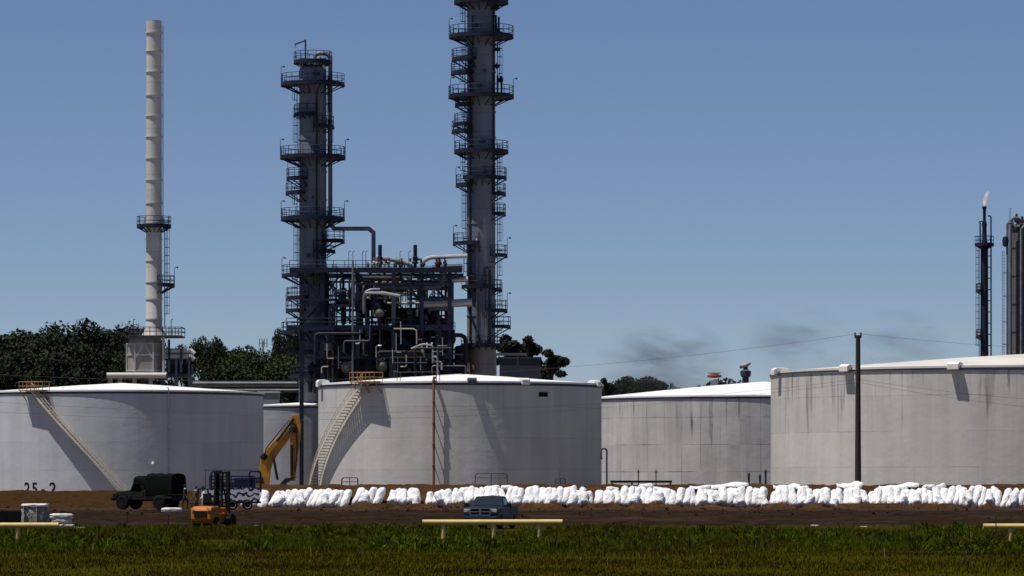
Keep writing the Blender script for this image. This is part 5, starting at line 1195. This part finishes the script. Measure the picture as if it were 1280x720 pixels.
# ------------------------------------------------------------------ yellow pipe barriers
def barrier(px0, px1, py, Y, posts, label):
    xm = (PX(px0, Y) + PX(px1, Y)) / 2; t = thing('pipe_barrier', label, 'barrier', (xm, Y, -0.5), 0, 'yellow pipe barriers in the grass')
    z = PZ(py, Y) + 0.5; r_ = 0.115
    MB().tube((PX(px0, Y) - xm, 0, z), (PX(px1, Y) - xm, 0, z + 0.01), r_, n=16).build('rail', YPIPE, t)
    for p in posts: MB().tube((PX(p, Y) - xm, 0.0, -0.1), (PX(p, Y) - xm, 0, z - r_ * 0.6), 0.085, n=12).build('post', YPIPE, t)
barrier(528, 703, 653, 168, (554, 674, 617), 'long yellow pipe barrier in front of the blue pickup')
barrier(-110, 73, 657, 168, (-80, 22), 'yellow pipe barrier running off the left edge')
barrier(1229, 1400, 658, 168, (1263, 1360), 'yellow pipe barrier running off the right edge')

# ------------------------------------------------------------------ left foreground goods
def lump(name, label, cat, px, py, Y, sz, m, seed, group=None, rest=False, n=(7, 5, 5), amp=0.06, rz=0):
    rg = random.Random(seed); import bmesh
    bm = bmesh.new(); bmesh.ops.create_cube(bm, size=1); bmesh.ops.subdivide_edges(bm, edges=bm.edges[:], cuts=5, use_grid_fill=True)
    for v in bm.verts:
        p = v.co * 2; q = Vector([math.copysign(abs(c) ** 1.0, c) for c in p]); L = (abs(q.x) ** 6 + abs(q.y) ** 6 + abs(q.z) ** 6) ** (1 / 6)
        q = q / max(L, 1e-6) * max(abs(q.x), abs(q.y), abs(q.z))
        w_ = math.sin(q.x * 5 + seed) * math.sin(q.y * 4 + q.z * 6 + seed) + 0.6 * math.sin(q.x * 11 + q.z * 9 + 2 * seed)
        q *= 1 + amp * w_
        v.co = Vector((q.x * sz[0] / 2, q.y * sz[1] / 2, (q.z + 1) * sz[2] / 2))
    me = bpy.data.meshes.new(name); bm.to_mesh(me); bm.free(); me.polygons.foreach_set('use_smooth', [True] * len(me.polygons)); me.materials.append(m)
    o = bpy.data.objects.new(name, me); COL.objects.link(o); o.location = P(px, py, Y); o.rotation_euler = (0, 0, rz); o.location.z = (gz(o.location.x, Y) - 0.02) if rest else max(o.location.z, -0.52); return tag(o, label, cat, group)
TARP = mat('grey_tarp', (0.30, 0.27, 0.23), 0.7, 0, 0.25, 2.0, bump=0.8, dirt=(0.12, 0.09, 0.07))
TARPW = mat('white_tarp', (0.72, 0.69, 0.62), 0.6, 0, 0.1, 2.0, bump=0.6)
b_ = thing('bulk_bag', 'big grey bulk bag with a pale top behind the left yellow barrier', 'bulk bag', (PX(44, 228), 228, -0.5))
o = lump('bag_body', None, None, 44, 608, 228, (1.42, 1.3, 1.22), TARP, 3, amp=0.035); o.parent = b_; o.location = (0, 0, 0)
o = lump('bag_top', None, None, 44, 608, 228, (1.44, 1.34, 0.22), TARPW, 5, amp=0.05); o.parent = b_; o.location = (0, 0, 1.14)
for x in (-0.35, 0.35):
    k = MB(); k.bar((x - 0.2, -0.68, 0.1), (x - 0.2, -0.68, 1.2), 0.02, 0.12); k.build('lift_strap', TARPW, b_, smooth=False)
for i, (px, py, sz, lab) in enumerate(((80, 661.5, (1.15, 0.8, 0.3), 'bottom white sack of the small pile by the left barrier'), (77, 655, (1.05, 0.75, 0.3), 'middle white sack of the small pile by the left barrier'), (77, 648.5, (1.2, 0.75, 0.3), 'top white sack of the small pile by the left barrier'))):
    lump('white_sack', lab, 'sack', px, py + 0.4, 222, sz, BAG, 11 + i, 'white sacks by the left barrier', amp=0.05)
lump('white_sack', 'flat white sack lying on the grass right of the sack pile', 'sack', 97, 662, 222, (1.0, 0.6, 0.14), BAG, 19, 'white sacks by the left barrier', amp=0.08)
lump('white_sack', 'white sack lying on the bank edge behind the army truck', 'sack', 215, 640.5, 272, (1.35, 0.8, 0.34), BAG, 23, rest=True, amp=0.07)
lump('white_scrap', 'small white scrap on the dirt right of the pickup, left of two', 'scrap', 1019, 656.5, 238, (0.5, 0.3, 0.12), BAG, 29, rest=True, amp=0.1)
lump('white_scrap', 'flat pale scrap at the grass edge right of the white scrap', 'scrap', 1080, 657, 236, (0.42, 0.25, 0.06), TARPW, 31, rest=True, amp=0.1)
lump('white_scrap', 'small pale scrap on the dirt left of the excavator bags', 'scrap', 321, 655, 240, (0.35, 0.25, 0.08), TARPW, 37, rest=True, amp=0.1)
tk = thing('water_trough', 'low black trough at the left edge behind the yellow barrier', 'trough', (PX(2, 230), 230, -0.5))
k = MB(); k.prism([(-1.0, 0), (-1.1, 0.95), (-1.04, 0.95), (-0.94, 0.06), (0.94, 0.06), (1.04, 0.95), (1.1, 0.95), (1.0, 0)], -0.5, 0.5); k.build('basin', BLACK, tk, smooth=False)
for y in (-0.52, 0.52): k = MB(); k.prism([(-1.0, 0.0), (1.0, 0.0), (1.09, 0.93), (-1.09, 0.93)], y - 0.02, y + 0.02); k.build('side_wall', BLACK, tk, smooth=False)
for px, py0, py1, Y, lab in ((159, 641, 662, 222, 'thin dark stake at the grass edge left of forklift'), (210, 643, 664, 222, 'thin dark stake under the white sack on the bank'), (1244.5, 645, 690, 165, 'thin dark stake in front of the right yellow barrier')):
    c = P(px, py1, Y); c.z = -0.6; tag(MB().tube((0, 0, 0), (0.02, 0, PZ(py0, Y) + 0.6), 0.025, n=6).build('stake', STEEL), lab, 'stake', 'thin stakes in the grass').location = c

# ------------------------------------------------------------------ people
SKIN = mat('skin', (0.25, 0.14, 0.09), 0.6); OLIVE = mat('olive_cloth', (0.06, 0.055, 0.04), 0.9, 0, 0.4, 6); BROWN = mat('brown_cloth', (0.04, 0.028, 0.024), 0.9, 0, 0.3, 5); WCLOTH = mat('white_cloth', (0.75, 0.74, 0.72), 0.9, 0, 0.08, 5); GCLOTH = mat('grey_cloth', (0.30, 0.29, 0.28), 0.9, 0, 0.15, 5); HAIR = mat('dark_hair', (0.012, 0.01, 0.009), 0.8)
def person(px, Y, rz, label, shirt, legs, hat, stride=0.12, armf=0.1, H=1.78):
    x = PX(px, Y); z0 = gz(x, Y)
    t = thing('person', label, 'person', (x, Y, z0), rz, 'workers standing behind the army truck')
    J, E, RD = [], [], []
    def j(p, r_, par=None):
        J.append(p); RD.append(r_)
        if par is not None: E.append((par, len(J) - 1))
        return len(J) - 1
    pel = j((0, 0, 0.95), (0.17, 0.13)); ab = j((0, 0, 1.12), (0.155, 0.115), pel); ch = j((0, 0, 1.32), (0.18, 0.125), ab); nk = j((0, 0.0, 1.48), (0.065, 0.065), ch); hb = j((0, -0.01, 1.56), (0.075, 0.085), nk); hm = j((0, -0.015, 1.66), (0.085, 0.105), hb); ht = j((0, 0, 1.755), (0.06, 0.075), hm)
    j((0, -0.115, 1.65), (0.018, 0.018), hm)           # nose
    for s in (-1, 1):
        hp = j((s * 0.10, 0, 0.88), (0.095, 0.105), pel); kn = j((s * 0.11, -stride * s - 0.02, 0.5), (0.065, 0.07), hp); an = j((s * 0.115, stride * s * -0.7 + 0.04, 0.1), (0.045, 0.05), kn); j((s * 0.125, stride * s * -0.7 - 0.13, 0.045), (0.045, 0.035), an)
        sh = j((s * 0.195, 0, 1.40), (0.065, 0.065), ch); el = j((s * 0.26, 0.02 + armf * s * 0.4, 1.13), (0.047, 0.047), sh); wr = j((s * 0.25, -0.10 + armf * s, 0.90), (0.033, 0.033), el); pm = j((s * 0.245, -0.13 + armf * s, 0.83), (0.036, 0.024), wr)
        for f in range(4): k1 = j((s * 0.245 + (f - 1.5) * 0.004, -0.115 - f * 0.018 + 0.02 + armf * s, 0.765 - (0.01 if f in (1, 2) else 0)), (0.010, 0.010), pm); j((s * 0.235, -0.12 - f * 0.018 + 0.02 + armf * s, 0.725), (0.008, 0.008), k1)
        j((s * 0.225, -0.17 + armf * s, 0.80), (0.010, 0.010), pm)
    me = bpy.data.meshes.new('body'); me.from_pydata(J, E, []); o = bpy.data.objects.new('body', me); COL.objects.link(o)
    md = o.modifiers.new('skin', 'SKIN'); sb = o.modifiers.new('sub', 'SUBSURF'); sb.levels = 1; sb.render_levels = 1
    for i, v in enumerate(me.skin_vertices[0].data): v.radius = RD[i]; v.use_root = (i == 0)
    dg = bpy.context.evaluated_depsgraph_get(); m2 = bpy.data.meshes.new_from_object(o.evaluated_get(dg)); bpy.data.objects.remove(o)
    m2.name = 'body'; m2.materials.clear()
    for m_ in (SKIN, shirt, legs, BLACK): m2.materials.append(m_)
    for f in m2.polygons:
        c = f.center; f.use_smooth = True
        if c.z > 1.49: f.material_index = 0
        elif c.z < 0.12: f.material_index = 3
        elif abs(c.x) > 0.19 and c.z < 0.93: f.material_index = 0
        elif c.z < 0.97 and abs(c.x) < 0.2: f.material_index = 2
        else: f.material_index = 1
    b = bpy.data.objects.new('body', m2); COL.objects.link(b); b.parent = t
    k = MB()
    if hat: k.lathe([(0.20, 1.70), (0.21, 1.715), (0.115, 1.73), (0.11, 1.80), (0.08, 1.835), (0, 1.84)], (0, -0.005, 0), 18); k.build('hat', HAIR, t)
    else: k.lathe([(0.085, 1.64), (0.108, 1.68), (0.108, 1.73), (0.075, 1.78), (0, 1.795)], (0, 0.018, 0), 14); k.build('hair', HAIR, t)
    k = MB(); k.lathe([(0.10, 1.47), (0.085, 1.51), (0.07, 1.51)], (0, 0.0, 0), 14); k.build('collar', WCLOTH, t)
    t.scale = (H / 1.78,) * 3; return t
person(231.5, 299.5, R(70), 'person in brown clothes walking right behind the army truck', BROWN, BROWN, False, 0.16, 0.12)
person(244.5, 300, R(-60), 'bareheaded person in olive clothes between two others', OLIVE, OLIVE, False, 0.10, 0.1)
person(254, 303, R(-75), 'person in white shirt and wide dark hat beside the blue trailer', WCLOTH, GCLOTH, True, 0.08, 0.06, 1.84)

# ------------------------------------------------------------------ grass
def blades(name, N, y0, y1, h0, h1, wd, m, seed, dens, label, lean=0.5):
    rg = np.random.default_rng(seed)
    u = rg.random(N); y = y0 + (y1 - y0) * u; x = (rg.random(N) * 2 - 1) * (0.128 * y + 6.5)
    keep = rg.random(N) < dens(x, y); x, y = x[keep], y[keep]; n = len(x)
    z = ground_z(x, y) - 0.02
    pat = fbm(x * 0.22, y * 0.10, 40 + seed)
    h = (h0 + (h1 - h0) * rg.random(n) ** 1.6) * (0.15 + 1.8 * pat)
    a = rg.random(n) * 6.283; la = rg.random(n) * lean * h; dx, dy = np.cos(a) * la, np.sin(a) * la
    b = rg.random(n) * 3.14159; wx, wy = np.cos(b) * wd / 2, np.sin(b) * wd / 2
    V = np.empty((n, 5, 3))
    V[:, 0] = np.stack([x - wx, y - wy, z], -1); V[:, 1] = np.stack([x + wx, y + wy, z], -1)
    V[:, 2] = np.stack([x + dx * 0.35 + wx * 0.8, y + dy * 0.35 + wy * 0.8, z + h * 0.6], -1); V[:, 3] = np.stack([x + dx * 0.35 - wx * 0.8, y + dy * 0.35 - wy * 0.8, z + h * 0.6], -1)
    V[:, 4] = np.stack([x + dx, y + dy, z + h], -1)
    me = bpy.data.meshes.new(name); me.vertices.add(n * 5); me.vertices.foreach_set('co', V.reshape(-1))
    base_i = (np.arange(n) * 5)[:, None]
    loops = np.concatenate([base_i + np.array([[0, 1, 2, 3]]), base_i + np.array([[3, 2, 4]])], 1).reshape(-1)
    me.loops.add(len(loops)); me.loops.foreach_set('vertex_index', loops.astype(np.int32))
    me.polygons.add(n * 2); st = np.stack([np.arange(n) * 7, np.arange(n) * 7 + 4], 1).reshape(-1); me.polygons.foreach_set('loop_start', st.astype(np.int32))
    me.update(calc_edges=True); me.validate(); me.materials.append(m)
    o = bpy.data.objects.new(name, me); COL.objects.link(o); return tag(o, label, 'grass', kind='stuff')
GR1 = island_mat('tall_grass', (0.021, 0.041, 0.0012), (0.082, 0.118, 0.005), 0.8, 0.22, (0.048, 0.036, 0.006), 0.10)
GR2 = island_mat('short_grass', (0.046, 0.043, 0.0012), (0.120, 0.110, 0.003), 0.9, 0.15, (0.045, 0.030, 0.005), 0.14)
GR3 = island_mat('dry_stalk', (0.10, 0.085, 0.03), (0.26, 0.23, 0.12), 0.8, 0.1)
for m_ in (GR1, GR2, GR3): m_.node_tree.nodes['Principled BSDF'].inputs['Specular IOR Level'].default_value = 0.03
def d_tall(x, y):
    p = fbm(x * 0.16, y * 0.07, 77); e = np.clip((y - 140) / 10, 0, 1) * np.clip((228 - y + 22 * (fbm(x * 0.25, y * 0, 9) - 0.45) + 16 * (fbm(x * 0.09, y * 0, 19) - 0.45)) / 12, 0.03, 1)
    return np.clip((p - 0.36) * 6.0, 0.05, 1) * e
blades('tall_grass', 380000, 138, 246, 0.06, 0.36, 0.030, GR1, 1, d_tall, 'tall green weeds and grass in front of the dirt bank', 0.9)
blades('short_grass', 340000, 88, 158, 0.03, 0.16, 0.03, GR2, 2, lambda x, y: np.clip(fbm(x * 0.3, y * 0.15, 55) * 1.7 - 0.25, 0.1, 1), 'short olive mown grass along the bottom', 0.8)
blades('dry_stalks', 700, 110, 242, 0.12, 0.36, 0.03, GR3, 3, lambda x, y: np.clip(fbm(x * 0.2, y * 0.1, 66) * 2 - 0.6, 0, 1), 'scattered pale dry stalks standing in the grass', 0.5)
# leafy weed clumps: fans of broad blades, so the rough grass stands in tufts
def tufts(name, N, per, y0, y1, m, seed, label):
    rg = np.random.default_rng(seed); y = y0 + (y1 - y0) * rg.random(N); x = (rg.random(N) * 2 - 1) * (0.128 * y + 6.5)
    keep = rg.random(N) < np.clip((fbm(x * 0.22, y * 0.07, 77) - 0.40) * 6, 0.02, 1) * np.clip((222 - y) / 12, 0.1, 1); x, y = x[keep], y[keep]; n = len(x)
    R_ = 0.18 + 0.5 * rg.random(n) ** 2; H_ = 0.22 + 0.42 * rg.random(n) ** 1.5
    x, y, R_, H_ = [np.repeat(q, per) for q in (x, y, R_, H_)]; n = len(x); a = rg.random(n) * 6.283; q = rg.random(n) ** 0.7
    bx, by = x + np.cos(a) * q * R_ * 0.6, y + np.sin(a) * q * R_ * 0.6; h = H_ * (0.5 + 0.6 * rg.random(n)) * (1 - 0.4 * q); wd = 0.03 + 0.05 * rg.random(n)
    ln = q * R_ * 0.8 + 0.05; dx, dy = np.cos(a) * ln, np.sin(a) * ln; b = rg.random(n) * 3.14; wx, wy = np.cos(b) * wd / 2, np.sin(b) * wd / 2; z = ground_z(bx, by) - 0.02
    V = np.empty((n, 5, 3)); V[:, 0] = np.stack([bx - wx * 0.5, by - wy * 0.5, z], -1); V[:, 1] = np.stack([bx + wx * 0.5, by + wy * 0.5, z], -1)
    V[:, 2] = np.stack([bx + dx * 0.4 + wx, by + dy * 0.4 + wy, z + h * 0.75], -1); V[:, 3] = np.stack([bx + dx * 0.4 - wx, by + dy * 0.4 - wy, z + h * 0.75], -1); V[:, 4] = np.stack([bx + dx, by + dy, z + h * 0.95], -1)
    me = bpy.data.meshes.new(name); me.vertices.add(n * 5); me.vertices.foreach_set('co', V.reshape(-1)); bi = (np.arange(n) * 5)[:, None]
    loops = np.concatenate([bi + np.array([[0, 1, 2, 3]]), bi + np.array([[3, 2, 4]])], 1).reshape(-1); me.loops.add(len(loops)); me.loops.foreach_set('vertex_index', loops.astype(np.int32))
    me.polygons.add(n * 2); me.polygons.foreach_set('loop_start', np.stack([np.arange(n) * 7, np.arange(n) * 7 + 4], 1).reshape(-1).astype(np.int32)); me.update(calc_edges=True); me.validate(); me.materials.append(m)
    o = bpy.data.objects.new(name, me); COL.objects.link(o); return tag(o, label, 'weeds', kind='stuff')
GR4 = island_mat('weed_leaves', (0.022, 0.042, 0.001), (0.098, 0.132, 0.008), 0.8, 0.25, (0.05, 0.042, 0.006), 0.12)
GR4.node_tree.nodes['Principled BSDF'].inputs['Specular IOR Level'].default_value = 0.02
tufts('weeds', 4900, 36, 146, 226, GR4, 8, 'leafy green weed clumps standing above the rough grass')
# clods and stones on the bare soil
rg_ = random.Random(77); k = MB()
for i in range(700):
    y = rg_.uniform(240, 330); x = rg_.uniform(-1, 1) * 0.13 * y; r_ = 0.05 + 0.16 * rg_.random() ** 3; z = gz(x, y)
    vs = [(x + r_ * math.cos(a_) * rg_.uniform(0.7, 1.2), y + r_ * math.sin(a_) * rg_.uniform(0.7, 1.2), z - 0.03) for a_ in (0, 1.25, 2.5, 3.75, 5.0)] + [(x + r_ * 0.5 * math.cos(a_ + 0.6), y + r_ * 0.5 * math.sin(a_ + 0.6), z + r_ * rg_.uniform(0.6, 1.1)) for a_ in (0, 1.25, 2.5, 3.75, 5.0)]
    k.add(vs, [(j, (j + 1) % 5, 5 + (j + 1) % 5, 5 + j) for j in range(5)] + [(5, 6, 7, 8, 9)])
tag(k.build('soil_clods', BERM, smooth=False), 'loose clods and stones scattered over the bare brown soil', 'clods', kind='stuff')
